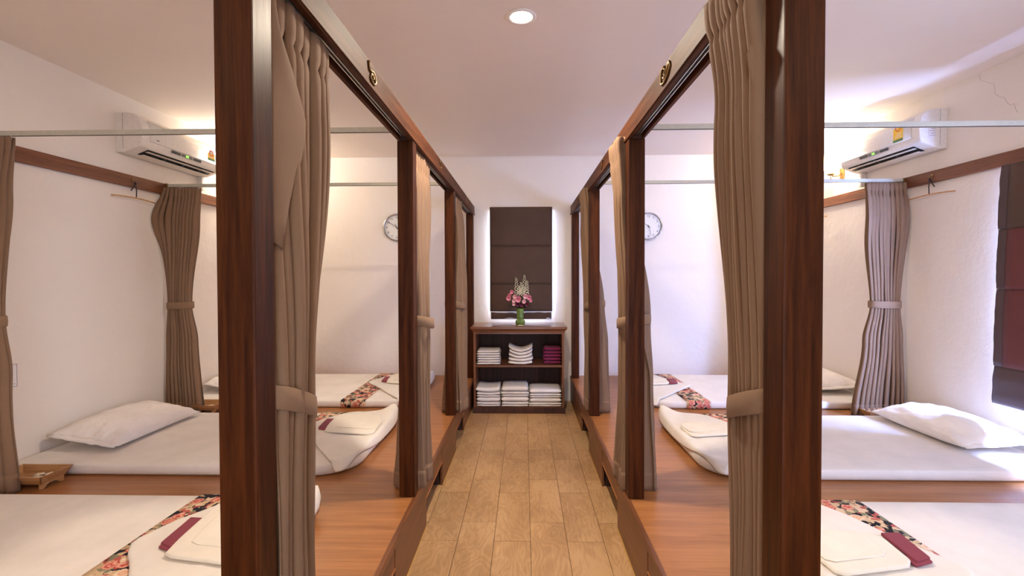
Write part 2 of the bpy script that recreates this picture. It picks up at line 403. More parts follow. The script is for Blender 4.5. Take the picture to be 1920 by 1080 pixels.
# ------------------------------------------------------------------ posts and beams
ORD = ['nearest', 'second', 'third', 'last']
for s in (-1, 1):
    A = AL if s < 0 else AR; B = A+s*PW
    side = 'plain wall side' if s < 0 else 'window wall side'
    for i, y in enumerate(PY):
        lab = {0: 'thick dark teak post nearest the viewer, %s', 1: 'dark teak post at the second mattress, %s', 2: 'dark teak post at the third mattress, %s', 3: 'dark teak post against the back wall, %s'}[i] % side
        y1 = y+PW
        o = obj('wooden_post', bx(A, B, y, y1, ZP+.0005, BB-.0005, .005), M['post'], org=(A+s*PW/2, y+PW/2+i*.37, ZP))
        # origin shifted so that each post has its own grain
        tag(o, lab, 'post', 'aisle posts')
    root = thing('overhead_beam', (A, 2.6, BB), 'long dark teak beam on top of the posts, %s, with numerals and curtain track' % side, 'beam', 'aisle beams')
    Y0, Y1 = .55, YB-.002
    obj('face_board', bx(A, A+s*.02, Y0, Y1, BB, BT, .003), M['beam'], root)
    obj('bead_moulding', bx(A-s*.006, A, Y0, Y1, BB+.004, BB+.016, .002), M['beam'], root)
    obj('back_board', bx(B-s*.016, B, Y0, Y1, BB+.003, BT, .002), M['beam'], root)
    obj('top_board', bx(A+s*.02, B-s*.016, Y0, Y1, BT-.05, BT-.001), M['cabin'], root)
    ends = [.6]+PY
    for i in range(4):
        a = ends[i]+(PW+.01 if i else 0); b = ends[i+1]-.01
        obj('post_head', bx(A+s*.0205, B-s*.0165, ends[i+1], ends[i+1]+PW-.002, BB+.001, BT-.051), M['cabin'], root)
        tr = obj('curtain_track', bx(A+s*.028, A+s*.062, a, b, BB+.022, BT-.0505), M['black'], root)
        for dx in (.034, .049): obj('track_lip', bx(A+s*dx, A+s*(dx+.004), a, b-.02, BB+.012, BB+.0218), M['steel'], tr)
        obj('end_screw', lathe(bmesh.new(), [(.004, BB+.016), (.004, BB+.0218)], A+s*.055, b-.05, 8), M['steel'], tr)
    # brass numerals on the aisle face
    fx = A-s*.004
    def stroke(pts, r=.0045, name='brass_numeral'):
        bm = tube(bmesh.new(), [(fx, a, b) for a, b in pts], r, 6); return obj(name, bm, M['brass'], root, True)
    if s < 0:
        # upright stroke, then an open curl
        stroke([(1.845, 2.322), (1.852, 2.300), (1.856, 2.291), (1.872, 2.291), (1.896, 2.297), (1.915, 2.292), (1.928, 2.277), (1.925, 2.262), (1.905, 2.252), (1.880, 2.256), (1.866, 2.268), (1.872, 2.282), (1.893, 2.284), (1.903, 2.274), (1.894, 2.266)])
        stroke([(3.41, 2.262), (3.455, 2.270), (3.44, 2.290), (3.40, 2.312), (3.43, 2.318), (3.47, 2.313)], .004)
        stroke([(4.93, 2.315), (4.98, 2.300), (4.955, 2.285), (4.985, 2.268), (4.94, 2.256)], .004)
    else:
        stroke([(1.905, 2.276), (1.885, 2.300), (1.862, 2.310), (1.855, 2.295), (1.880, 2.272), (1.93, 2.256), (1.97, 2.262), (1.975, 2.290), (1.960, 2.318), (1.925, 2.318)])
        stroke([(1.935, 2.312), (1.915, 2.302), (1.935, 2.292), (1.912, 2.280), (1.932, 2.272), (1.945, 2.282)], .0035)
        stroke([(3.40, 2.310), (3.44, 2.318), (3.45, 2.296), (3.45, 2.272), (3.48, 2.258)], .004)
        stroke([(4.95, 2.318), (5.00, 2.300), (4.97, 2.285), (5.0, 2.262)], .004)

# ------------------------------------------------------------------ partition rails
for s in (-1, 1):
    for i, y in ((1, 2.622), (2, 4.158)):
        W = L+.031 if s < 0 else R-.031; A = (AL if s < 0 else AR)+s*PW
        a, b = sorted((W, A)); z0 = 2.279
        root = thing('curtain_rail', ((a+b)/2, y, z0), 'cream metal curtain rail crossing from beam to %s, %s of its two' % ('plain wall' if s < 0 else 'window wall', 'the nearer' if i == 1 else 'the further'), 'rail', 'partition rails')
        obj('rail_tube', bx(a+.012, b-.001, y-.011, y+.011, z0, z0+.027, .002), M['alu'], root)
        obj('wall_bracket', bx(W if s > 0 else W, W-s*.022, y-.016, y+.016, z0-.006, z0+.031, .003), M['brass'], root)
        obj('rail_groove', bx(a+.03, b-.02, y-.004, y+.004, z0-.0015, z0-.0002), M['black'], root)

# ------------------------------------------------------------------ curtains
def curtain(name, keys, nf, axis, label, group, seed=0, ztie=None, tie=None, clampx=None, header=.09, hooks=None, flap=None, mat=None, clampy=-9, bulge=0):
    """keys: (z, lo, hi, centre, amplitude, bundle 0..1), top to bottom, the sheet runs from lo to hi along axis"""
    rows = []; z0, z1 = keys[0][0], keys[-1][0]
    nr, nc = 76, nf*12
    rs = random.Random(seed); widths = [rs.uniform(.7, 1.4) for _ in range(nf)]; tot = sum(widths)
    cum = [0]
    for v in widths: cum.append(cum[-1]+v/tot)
    amps = [rs.uniform(.65, 1.15) for _ in range(nf+1)]
    for i in range(nr+1):
        t = i/nr; z = lerp(z0, z1, t)
        for k in range(len(keys)-1):
            if keys[k][0] >= z >= keys[k+1][0]: break
        u = (keys[k][0]-z)/max(1e-6, keys[k][0]-keys[k+1][0]); us = sm(u)
        lo, hi, c, am, bd = [lerp(keys[k][q], keys[k+1][q], us if q != 4 else us) for q in range(1, 6)]
        row = []
        dtop = (z0-z)
        pinch = math.exp(-((dtop-header)/.018)**2)
        for j in range(nc+1):
            f = j/12; fi = min(int(f), nf-1); fr = f-fi
            s0 = cum[fi]+(cum[fi+1]-cum[fi])*fr
            ph = 2*PI*f
            a_ = amps[fi]*(1-fr)+amps[fi+1]*fr
            env = lerp(1, math.sqrt(max(0, 1-(2*s0-1)**2))*.9+.12, bd)
            wob = .35*nz(s0*7+seed, z*1.3, seed)
            pr = am*a_*env*math.cos(ph+wob*(1-pinch))*(1-.2*pinch)
            pr += am*.35*env*math.cos(2*ph+1.3+z*1.1+seed)*sm(dtop/.5)*(1-bd*.5)
            run = lo+(hi-lo)*(s0+.40/nf*math.sin(2*ph)*(1-.6*pinch))+(.010*nz(z*2.1, seed, s0*3))*sm(dtop/.3)
            pr += .012*nz(s0*3+9, z*1.7, seed*2.3)*sm(dtop/.4)
            if bulge: pr -= bulge*math.exp(-((z-2.0)/.20)**2)*max(0, 1-s0/.35)**1.3
            zz = z
            if t > .97: zz = z+.004*nz(s0*8, seed)
            if axis == 'x': p = Vector((run, c+pr, zz))
            else: p = Vector((c+pr, run, zz))
            if clampx:
                p.x = max(p.x, clampx[0]) if clampx[0] is not None else p.x
                p.x = min(p.x, clampx[1]) if clampx[1] is not None else p.x
            if p.z < ZP+.004: p.z = ZP+.004
            if axis == 'y': p.y = max(p.y, clampy)
            row.append(p)
        rows.append(row)
    root = thing(name, rows[-1][nc//2].copy(), label, 'curtain', group)
    root.location.z = z1
    bm = bmesh.new(); grid(bm, rows)
    o = obj('curtain_fabric', bm, mat or M['curtain'], root, True)
    sol = o.modifiers.new('thickness', 'SOLIDIFY'); sol.thickness = .004; sol.offset = 0
    # hem seam: one raised fold of cloth along the foot
    hz = int(nr*.955); bm = bmesh.new(); grid(bm, [[p.copy() for p in rows[q]] for q in range(hz, nr+1)])
    h = obj('hem', bm, mat or M['curtain'], root, True); sol = h.modifiers.new('thickness', 'SOLIDIFY'); sol.thickness = .0075; sol.offset = 0
    if flap:
        bm = bmesh.new(); grid(bm, flap); f = obj('turned_edge', bm, mat or M['curtain'], root, True)
        sol = f.modifiers.new('thickness', 'SOLIDIFY'); sol.thickness = .004; sol.offset = 0
    if tie:
        (cx, cy, rx, ry, zc, hgt, tx, ty) = tie   # ellipse centre, radii, centre height, band height, tilt per metre in x and y
        loops = []
        prof = [(-.5, 0), (-.46, .003), (0, .0045), (.46, .003), (.5, 0), (.46, -.002), (0, -.002), (-.46, -.002)]
        n = 48; ring = []
        for k in range(n):
            a = 2*PI*k/n; ca, sa = math.cos(a), math.sin(a)
            q = []
            for hz_, off in prof:
                e = 1.0
                ex = math.copysign(abs(ca)**.75, ca); ey = math.copysign(abs(sa)**.75, sa)
                x = cx+(rx+off)*ex; y = cy+(ry+off)*ey
                q.append(Vector((x, y, zc+hz_*hgt+tx*(x-cx)+ty*(y-cy)+.003*nz(a*1.5, seed))))
            ring.append(q)
        bm = bmesh.new(); grid(bm, ring, closeu=True, closev=True)
        obj('tieback', flip_fix(bm), M['tie'], root, True)
    if hooks:
        for (hx, hy) in hooks:
            obj('glider', bx(hx-.004, hx+.004, hy-.003, hy+.003, z0-.012, z0+hooks_h(z0), .001), M['white'], root)
    return root
def hooks_h(z0): return .007

# partition curtains by the side walls
def part_curtain(s, y, far):
    if s < 0: x = lambda v: v
    if s < 0:
        e = [(-3.128, -2.815), (-3.128, -2.83), (-3.10, -2.90), (-3.112, -2.86), (-3.13, -2.825)] if far else [(-3.125, -2.815), (-3.125, -2.835), (-3.09, -2.905), (-3.11, -2.87), (-3.12, -2.815)]
        cl = (L+.006, None)
    else:
        e = [(2.865, 3.20), (2.86, 3.205), (2.915, 3.15), (2.86, 3.18), (2.775, 3.20)]; cl = (None, R-.006)
    cy = y-.002
    keys = [(2.272, *e[0], cy, .020, 0), (1.95, *e[1], cy-.012, .032, 0), (1.25, *e[2], cy, .050, 1), (.95, *e[3], cy, .045, .6), (ZP+.004, *e[4], cy-(.015 if not far else .0), .040, .15)]
    cx = (e[2][0]+e[2][1])/2; rx = (e[2][1]-e[2][0])/2+.004
    if s > 0: lab = 'curtain tied at the window wall, washed pale by daylight'
    elif far: lab = 'brown pleated curtain tied back at the plain wall, in the gap behind the second mattress'
    else: lab = 'brown tied curtain beside the red circle sign, cut by the picture edge'
    n = 12
    hooks = [(lerp(e[0][0]+.012, e[0][1]-.012, i/(n-1)), y) for i in range(n)]
    hooks = [(hx, hy) for hx, hy in hooks if abs(hx-(L if s < 0 else R)) > .06]
    curtain('partition_curtain', keys, 10, 'x', lab, 'partition curtains', seed=3+s+far*5, clampx=cl, bulge=.13 if s < 0 else .03, tie=(cx, cy, rx, .062, 1.252, .060, .02 if s < 0 else -.02, 0), hooks=hooks)
part_curtain(-1, 2.618, False)
part_curtain(-1, 4.158, True)
part_curtain(1, 4.158, True)

# aisle curtains gathered at the posts
def flap_sheet(pts, face):
    """pts: (z, near edge (x, y), far edge (x, y)); face: which way the cloth bellies"""
    rows = []
    for z, (xa, ya), (xb, yb) in pts:
        rows.append([Vector((lerp(xa, xb, j/12)+face[0]*math.sin(PI*j/12), lerp(ya, yb, j/12)+face[1]*math.sin(PI*j/12), z-.02*math.sin(PI*j/24))) for j in range(13)])
    return rows
def flap_left():
    # free leading edge turned over the folds of the near curtain
    ed = [(0, 508), (50, 522), (100, 545), (150, 562), (180, 569), (220, 568), (260, 561), (300, 551), (350, 538), (400, 529), (450, 523)]
    out = []
    for v, u in ed:
        Y = .600*909/(983-u); out.append((1.5+(515-v)*1.2/909, (-.604, 1.143), (-.597, max(Y, 1.15))))
    return flap_sheet(out, (.009, 0))
def flap_right():
    ed = [(0, 1428), (50, 1415), (95, 1394), (120, 1398), (150, 1404), (200, 1410), (260, 1418), (300, 1424), (400, 1430), (450, 1434)]
    out = []
    for v, u in ed:
        x = (u-983)*1.15/909; out.append((1.5+(519-v)*1.15/909, (.575, 1.142), (min(x, .57), 1.155)))
    return flap_sheet(out, (0, -.003))
for s in (-1, 1):
    A = AL if s < 0 else AR
    for i in range(3):
        y0 = PY[i]+PW+.006
        if s < 0:
            top = (-.640, .022) if i == 0 else (-.632, .026); run = [.40, .47, .50][i]
            c1, c2, c3 = (-.638, -.624, -.634) if i == 0 else (-.618, -.613, -.62)
        else:
            top = (.532, .022); run = [.27, .27, .31][i]
            c1, c2, c3 = .565, .61, .635
        ztop = BB-.004 if s < 0 else 2.262
        if i == 0:
            r2, r3 = (.20, .18) if s < 0 else (.20, .16)
            keys = [(ztop, y0+.004, y0+run, top[0], top[1], 0), (1.95, y0, y0+run*.93, c1, .030, 0), (1.2, y0+.002, y0+r2, c2 if s < 0 else .598, .046, .6),
                    (.85, y0, y0+r2-.02, c2 if s < 0 else .60, .046, .4), (ZP+.004, y0, y0+r3+.02, c3 if s < 0 else .61, .05, .1)]
            tie = (c2 if s < 0 else .598, y0+r2/2+.002, .058, r2/2+.006, 1.17, .060, 0, -.40 if s < 0 else -.36)
        else:
            keys = [(ztop, y0+.004, y0+run, top[0], top[1], 0), (1.95, y0, y0+run*.85, c1, .040, 0), (1.25, y0+.004, y0+.19, c2+(.0 if s < 0 else .012), .078, 1),
                    (.9, y0, y0+.19, c3, .085, .6), (ZP+.004, y0, y0+.22, c3-(.02 if s < 0 else 0), .095, .15)]
            tie = (c2+(.0 if s < 0 else .012), y0+.097, .088, .098, 1.24, .058, -.12 if s < 0 else .12, -.15)
        wl = 'plain wall' if s < 0 else 'window wall'
        lab = {0: 'large brown curtain tied to the near post of the %s row', 1: 'brown curtain gathered behind the second post of the %s row', 2: 'brown curtain gathered behind the third post of the %s row'}[i] % wl
        curtain('aisle_curtain', keys, 8 if i == 0 else 9, 'y', lab, 'aisle curtains', seed=11+i*3+s, clampy=PY[i]+PW+.004, tie=tie, header=.10, flap=(flap_left() if s < 0 else flap_right()) if i == 0 else None)

# ------------------------------------------------------------------ mattresses and what lies on them
def rrect(x0, x1, y0, y1, rad, n=10):
    """rad: radii for corners (x0,y0),(x1,y0),(x1,y1),(x0,y1); counter-clockwise outline"""
    pts = []
    for (cx, cy, a0), r in zip(((x0, y0, PI), (x1, y0, 1.5*PI), (x1, y1, 0), (x0, y1, .5*PI)), rad):
        ox = cx+r if cx == x0 else cx-r; oy = cy+r if cy == y0 else cy-r
        for k in range(n+1):
            a = a0+k/n*PI/2; pts.append((ox+r*math.cos(a), oy+r*math.sin(a)))
    return pts
def offset_poly(pts, d):
    n = len(pts); out = []
    for i in range(n):
        (ax, ay), (bx_, by) = pts[i-1], pts[(i+1) % n]
        tx, ty = bx_-ax, by-ay; l = math.hypot(tx, ty) or 1
        out.append((pts[i][0]-ty/l*d, pts[i][1]+tx/l*d))
    return out
def dense(pts, step=.05):
    out = []
    for i in range(len(pts)):
        a, b = pts[i], pts[(i+1) % len(pts)]; d = math.hypot(b[0]-a[0], b[1]-a[1]); k = max(1, int(d/step))
        for q in range(k): out.append((lerp(a[0], b[0], q/k), lerp(a[1], b[1], q/k)))
    return out
def mattress(s, k, x0, x1, y0, y1, label):
    big, sml = .26, .12
    rad = (.08, big, sml, .08) if s < 0 else (big, .08, .08, sml)
    pts = dense(rrect(x0, x1, y0, y1, rad))
    h = MT-ZP-.001; z0 = ZP+.001
    rings = [(.035, 0), (.010, .004), (.002, .016), (0, .034), (.0015, h-.012), (.005, h-.004), (.014, h-.0008), (.06, h)]
    bm = bmesh.new(); loops = []
    for ins, z in rings:
        q = offset_poly(pts, ins); loops.append([Vector((x, y, z0+z)) for x, y in q])
    for li, lp in enumerate(loops[2:5]):
        for p in lp:
            wv = .004*nz(p.x*9, p.y*9, p.z*30+k); d = Vector((p.x-(x0+x1)/2, p.y-(y0+y1)/2, 0)); 
            p += Vector((0, math.copysign(wv, d.y), 0)) if abs(d.y) > .45 else Vector((math.copysign(wv, d.x), 0, 0))
    loft(bm, loops)
    root = thing('mattress', ((x0+x1)/2, (y0+y1)/2, ZP), label, 'mattress', 'floor mattresses')
    obj('mattress_pad', bm, M['sheet'], root, True)
    # piping seam round the fitted sheet
    q = offset_poly(pts, .0005); bm = bmesh.new()
    prof = [(0, 0), (.0025, .002), (.0025, .006), (0, .008)]
    loops = [[Vector((x, y, z0+h-.026+dz)) for x, y in offset_poly(pts, .004-dx)] for dx, dz in prof]
    grid(bm, loops, closeu=True); obj('sheet_seam', bm, M['sheet'], root, True)
    return root
def chaikin(pts, n=2, q=.25):
    for _ in range(n):
        out = []
        for i in range(len(pts)):
            a, b = pts[i], pts[(i+1) % len(pts)]
            out += [(lerp(a[0], b[0], q), lerp(a[1], b[1], q)), (lerp(a[0], b[0], 1-q), lerp(a[1], b[1], 1-q))]
        pts = out
    return pts
def ccw(pts):
    a = sum(pts[i-1][0]*pts[i][1]-pts[i][0]*pts[i-1][1] for i in range(len(pts)))
    return pts if a > 0 else pts[::-1]
def slab(poly, zf, t, wr=.004, seed=0, rnd_n=2, q=.25, extra=None, step=.035):
    pts = dense(ccw(chaikin(ccw(poly), rnd_n, q)), step)
    cx = sum(p[0] for p in pts)/len(pts); cy = sum(p[1] for p in pts)/len(pts)
    scs = [1, .985, .955, .91, .84, .76, .66, .55, .43, .30, .16]
    def top(x, y, e):
        z = zf(x, y)+t*e+wr*(nz(x*6+seed, y*6, seed)+.6*nz(x*15, y*9+seed, 3))*e
        return z+(extra(x, y)*e if extra else 0)
    bm = bmesh.new()
    loops = [[Vector((lerp(cx, x, .955), lerp(cy, y, .955), zf(lerp(cx, x, .955), lerp(cy, y, .955)))) for x, y in pts]]
    loops.append([Vector((lerp(cx, x, .995), lerp(cy, y, .995), zf(x, y)+t*.12)) for x, y in pts])
    for k, s in enumerate(scs):
        e = [.55, .9, 1][k] if k < 3 else 1
        loops.append([Vector((lerp(cx, x, s), lerp(cy, y, s), top(lerp(cx, x, s), lerp(cy, y, s), e))) for x, y in pts])
    loft(bm, loops); return bm
BEDS = []
X0L, X1L, X0R, X1R = -3.128, -1.03, 1.085, 3.205
YS = [(1.29, 2.452), (2.832, 3.962), (4.35, 5.56)]
place = ['near', 'middle', 'far']
wallname = {-1: 'plain wall', 1: 'window wall'}
for s in (-1, 1):
    xa, xb = (X0L, X1L) if s < 0 else (X0R, X1R)
    for k, (y0, y1) in enumerate(YS):
        wn = wallname[s]
        mattress(s, k+(3 if s > 0 else 0), xa, xb, y0, y1, 'white-sheeted floor mattress, %s one of three along the %s' % (['nearest', 'middle', 'furthest'][k], wn))
        # floral runner laid across, hanging down front and back
        ra, rb = ((-1.668, -1.445) if s < 0 else (1.452, 1.662))
        o_ = .0045; path = [(y0-o_-.001, ZP+.006), (y0-o_-.001, MT-.018), (y0-.002, MT-.002), (y0+.010, MT+.0032), (y0+.03, MT+o_*.7), (y0+.08, MT+o_*.7)]
        path = path+[(lerp(y0+.08, y1-.08, q/8), MT+o_*.7) for q in range(1, 9)]+[(y1-.03, MT+o_*.7), (y1-.010, MT+.0032), (y1+.002, MT-.002), (y1+o_+.001, MT-.018), (y1+o_+.001, ZP+.006)]
        bm = bmesh.new(); grid(bm, [[Vector((lerp(ra, rb, j/6)+.004*nz(y*3, j), y, z)) for j in range(7)] for y, z in path])
        r_ = obj('bed_runner', bm, M['floral'], None, True, org=((ra+rb)/2, (y0+y1)/2+k*.3+s*.1, ZP)); so = r_.modifiers.new('thickness', 'SOLIDIFY'); so.thickness = .003; so.offset = 1
        tag(r_, 'red, black and cream floral runner across the %s mattress by the %s' % (['nearest', 'middle', 'furthest'][k], wn), 'runner', 'floral bed runners')
        # folded white throw over the foot end
        c = (y0+y1)/2
        if s < 0:
            poly = [(-1.665, c+.13), (-1.44, y1-.03), (-1.20, y1-.015), (-1.015, y1-.01), (-1.008, y1-.3), (-1.012, c-.1), (-1.03, y0+.22), (-1.09, y0+.03), (-1.14, y0+.005), (-1.30, y0+.22), (-1.52, c-.06), (-1.60, c+.02)]
        else:
            poly = [(1.70, c-.02), (1.58, c+.17), (1.43, y1-.04), (1.20, y1-.015), (1.07, y1-.01), (1.065, y1-.3), (1.068, c-.1), (1.085, y0+.22), (1.15, y0+.03), (1.20, y0+.005), (1.36, y0+.20), (1.62, c-.10)]
        def zf(x, y, s=s, y0=y0, y1=y1, xa=xa, xb=xb):
            inset = .004
            hx = (xb-inset-x) if s < 0 else (x-xa-inset)
            # rounded foot corner of the mattress
            r = .26; cx_ = xb-r if s < 0 else xa+r; cy_ = y0+r
            if (x > cx_ if s < 0 else x < cx_) and y < cy_: hx = r-inset-math.hypot(x-cx_, y-cy_)
            hy = y-y0-inset
            d = min(hx, hy)
            return MT+.007+(0 if d > 0 else -.05*sm(-d/.03))
        tx = -1.05 if s < 0 else 1.10
        ex = (lambda x, y, tx=tx, y1=y1, k=k: [.045, .060, .02][k]*math.exp(-(((x-tx)/.10)**2+((y-y1+.03)/.14)**2))+.006*math.exp(-((x-tx)/.05)**2))
        th = tag(obj('folded_throw', slab(poly, zf, .016, .006, k*3+s, 2, .22, ex), M['towel'], None, True), 'creamy white folded throw spread over the foot of the %s mattress by the %s' % (['nearest', 'middle', 'furthest'][k], wn), 'throw', 'folded throws')
        # sash and robe
        def zt(x, y): return zf(x, y)+.021
        if s < 0: sa, sb = [(-1.493, c+.06), (-1.415, c+.025), (-1.445, c+.27), (-1.515, c+.275)], [(-1.415, c-.03), (-1.05, c-.09), (-1.07, c+.24), (-1.24, c+.40), (-1.47, c+.38), (-1.44, c+.10)]
        else: sa, sb = [(1.565, c+.02), (1.49, c-.01), (1.505, c+.20), (1.585, c+.205)], [(1.44, c-.04), (1.14, c-.10), (1.12, c+.12), (1.24, c+.22), (1.485, c+.18), (1.475, c+.0)]
        show_sash = not (s > 0 and k == 1)
        if k != 2 or True:
            r1 = thing('sash', (sa[0][0], sa[0][1], zt(*sa[0])), 'rolled maroon sash tucked by the robe on the %s mattress by the %s' % (['nearest', 'middle', 'furthest'][k], wn), 'sash', 'maroon sashes')
            obj('sash_roll', slab(sa, zt, .012, .001, k, 1, .025, None, .02), M['maroon'], r1, True)
            sa2 = [(x+s*-.012*0+(.006 if s < 0 else -.006), y-.008) for x, y in sa]; m_ = [(lerp(sa2[0][0], sa2[3][0], 0), sa2[0][1]-.012), (sa2[1][0]+(.012 if s < 0 else -.012), sa2[1][1]-.012), (sa2[1][0]+(.012 if s < 0 else -.012), sa2[1][1]+.05), (sa2[0][0], sa2[0][1]+.05)]
            obj('sash_end', slab(m_, zt, .007, .001, k, 1, .06, None, .02), M['maroon'], r1, True)
            r2 = thing('folded_robe', (sb[0][0], sb[0][1], zt(*sb[0])), 'cream cotton robe folded flat on the throw of the %s mattress by the %s' % (['nearest', 'middle', 'furthest'][k], wn), 'robe', 'folded robes')
            obj('robe_body', slab(sb, lambda x, y: zt(x, y)+.001, .015, .004, k*2+s, 1, .10, None, .03), M['robe'], r2, True)
            cxr = sum(p[0] for p in sb)/6; cyr = sum(p[1] for p in sb)/6
            sb2 = [(lerp(cxr, x, .8)+(.03 if s < 0 else -.03), lerp(cyr, y, .78)+.03) for x, y in sb]
            obj('robe_sleeve', slab(sb2, lambda x, y: zt(x, y)+.0165, .004, .0025, k*2+s+5, 1, .12, None, .03), M['robe'], r2, True)

def pillow(cx, cy, z, lx, ly, th, tiltx, yaw, label, seed):
    """lx half width across, ly half length; tiltx raises the wall side"""
    n = 44; top, bot = [], []
    rot = Matrix.Rotation(yaw, 3, 'Z') @ Matrix.Rotation(tiltx, 3, 'Y')
    def prof(u): return max(0, 1-abs(u)**2.6)**.62
    for i in range(n+1):
        rt, rb = [], []
        for j in range(n+1):
            u = 2*i/n-1; v = 2*j/n-1
            # pinched sides, corners pulled out
            px = lx*u*(1-.07*(1-v*v)**1 * (abs(u)**3)) ; py = ly*v*(1-.05*(1-u*u)*(abs(v)**3))
            h = prof(u)*prof(v)
            edge = (1-h)
            wr = (.016*nz(u*2.2+seed, v*3.5, seed)+.020*nz(u*7+seed, v*2.4, 2)*edge+.016*nz(u*3, v*9+seed, 7)*edge)*min(1, h*3)
            rt.append(rot @ Vector((px, py, th*.62*h+wr)))
            rb.append(rot @ Vector((px, py, -th*.38*h*.9)))
        top.append(rt); bot.append(rb)
    bm = bmesh.new(); vt = grid(bm, top); vb = grid(bm, [r[:] for r in bot])
    bmesh.ops.remove_doubles(bm, verts=bm.verts[:], dist=.0005)
    flip_fix(bm)
    zmin = min(v.co.z for v in bm.verts)
    bmesh.ops.translate(bm, verts=bm.verts[:], vec=(cx, cy, z-zmin))
    root = thing('pillow', (cx, cy, z), label, 'pillow', 'bed pillows')
    obj('pillow_body', bm, M['pillow'], root, True)
    # open end of the pillow case: a thin flap edge
    pts = [rot @ Vector((lx*(u*.96), -ly*1.0-.006*math.cos(u*PI/2)-.012, -.004+.010*nz(u*5, seed))) for u in [k/12*2-1 for k in range(13)]]
    pts2 = [rot @ Vector((lx*(u*.90), -ly*.90, .012+.010*nz(u*5, seed))) for u in [k/12*2-1 for k in range(13)]]
    bm = bmesh.new(); grid(bm, [[p+Vector((cx, cy, z-zmin)) for p in pts2], [p+Vector((cx, cy, z-zmin)) for p in pts]])
    for v in bm.verts: v.co.z = max(v.co.z, z+.001)
    o = obj('case_flap', bm, M['pillow'], root, True); so = o.modifiers.new('thickness', 'SOLIDIFY'); so.thickness = .003
    return root
pillow(-2.865, 3.46, MT+.002, .235, .41, .155, math.radians(9), 0, 'plump white pillow leaning up the plain wall on the middle mattress', 1)
pillow(-2.885, 4.98, MT+.002, .23, .38, .14, math.radians(8), 0, 'white pillow on the furthest mattress by the plain wall, seen past the curtain', 4)
pillow(2.965, 3.49, MT+.002, .225, .41, .175, math.radians(-4), 0, 'plump white daylit pillow on the middle mattress by the window wall', 9)
pillow(2.955, 5.0, MT+.002, .235, .38, .18, math.radians(-4), 0, 'cream-lit pillow on the furthest mattress by the window wall', 13)

# ------------------------------------------------------------------ wooden trays with frangipani
def frangipani(x, y, z, label, group, size=.02, rot=0):
    root = thing('frangipani_flower', (x, y, z), label, 'flower', group)
    for k in range(5):
        a = rot+k*2*PI/5; bm = bmesh.new(); rows = []
        for i in range(6):
            t = i/5; wv = size*.42*math.sin(PI*min(.97, t*.85+.12)); r = .003+size*t
            row = []
            for j in (-1, 0, 1):
                off = wv*j; zz = z+.004+.012*t-.010*t*t*1.2+(.0 if j == 0 else -.002)
                row.append(Vector((x+r*math.cos(a)-off*math.sin(a), y+r*math.sin(a)+off*math.cos(a), zz)))
            rows.append(row)
        grid(bm, rows); o = obj('petal', bm, M['petal'], root, True); so = o.modifiers.new('thickness', 'SOLIDIFY'); so.thickness = .0015
    obj('flower_heart', lathe(bmesh.new(), [(.004, z), (.006, z+.004), (.004, z+.008), (.0005, z+.009)], x, y, 8), M['pollen'], root, True)
    return root
def tray(x0, x1, y0, y1, label, fl, wl):
    """splayed wooden tray on two scalloped feet; x0..x1 and y0..y1 measure the rim"""
    root = thing('wooden_tray', ((x0+x1)/2, (y0+y1)/2, ZP), label, 'tray', 'wooden trays')
    zb, zt = ZP+.036, ZP+.082; ins = .026; t = .007
    bx0, bx1, by0, by1 = x0+ins, x1-ins, y0+ins, y1-ins
    obj('tray_base', bx(bx0, bx1, by0, by1, zb-.004, zb+.004), M['tray'], root)
    def panel(a, b, c, d, inn):
        bm = bmesh.new(); a, b, c, d, inn = Vector(a), Vector(b), Vector(c), Vector(d), Vector(inn)*t
        vs = [bm.verts.new(p) for p in (a, b, c, d, a+inn, b+inn, c+inn, d+inn)]
        for f in ((0, 1, 2, 3), (7, 6, 5, 4), (0, 4, 5, 1), (1, 5, 6, 2), (2, 6, 7, 3), (3, 7, 4, 0)): bm.faces.new([vs[i] for i in f])
        return obj('side_panel', flip_fix(bm), M['tray'], root)
    panel((bx0, by0, zb-.004), (bx1, by0, zb-.004), (x1, y0, zt), (x0, y0, zt), (0, 1, 0))
    panel((bx0, by1, zb-.004), (bx1, by1, zb-.004), (x1, y1, zt), (x0, y1, zt), (0, -1, 0))
    panel((bx0, by0, zb-.004), (bx0, by1, zb-.004), (x0, y1, zt), (x0, y0, zt), (1, 0, 0))
    panel((bx1, by0, zb-.004), (bx1, by1, zb-.004), (x1, y1, zt), (x1, y0, zt), (-1, 0, 0))
    for xx in (bx0+.004, bx1-.014):
        n = 12; bm = bmesh.new(); a, b = by0+.002, by1-.002; loops = []
        up = [(lerp(a, b, i/n), zb-.0045) for i in range(n+1)]
        dn = []
        for i in range(n+1):
            u = i/n; q = min(u, 1-u); h = 0 if q < .16 else .020*sm((q-.16)/.16)
            dn.append((lerp(a, b, u), ZP+.001+h))
        for q in range(n):
            for (xx0, sgn) in ((xx, 1),):
                box(bm, xx, xx+.01, up[q][0], up[q+1][0], (dn[q][1]+dn[q+1][1])/2, zb-.0045)
        obj('tray_foot', bm, M['tray'], root)
    ym = (y0+y1)/2
    for xx, q in ((x0, 1), (x1, -1)):
        obj('handle_slot', bx(xx-.0145*(-q)-.003, xx+.0145*q+.003, ym-.035, ym+.035, zt-.026, zt-.014, .002), M['edge'], root)
    for i, (fx, fy, fs) in enumerate(fl):
        frangipani(fx, fy, zb+.005, 'white frangipani blossom, %s of those in the tray %s' % (['nearest the rim', 'nearest the aisle', 'nearest the wall', 'furthest back'][i], wl), 'blossoms in the tray '+wl, fs, i*.7)
tray(-2.99, -2.685, 2.605, 2.80, 'wooden tray on small feet beside the nearer tied curtain at the plain wall', [(-2.80, 2.69, .028), (-2.745, 2.70, .027), (-2.83, 2.74, .026), (-2.775, 2.75, .026)], 'nearer along the plain wall')
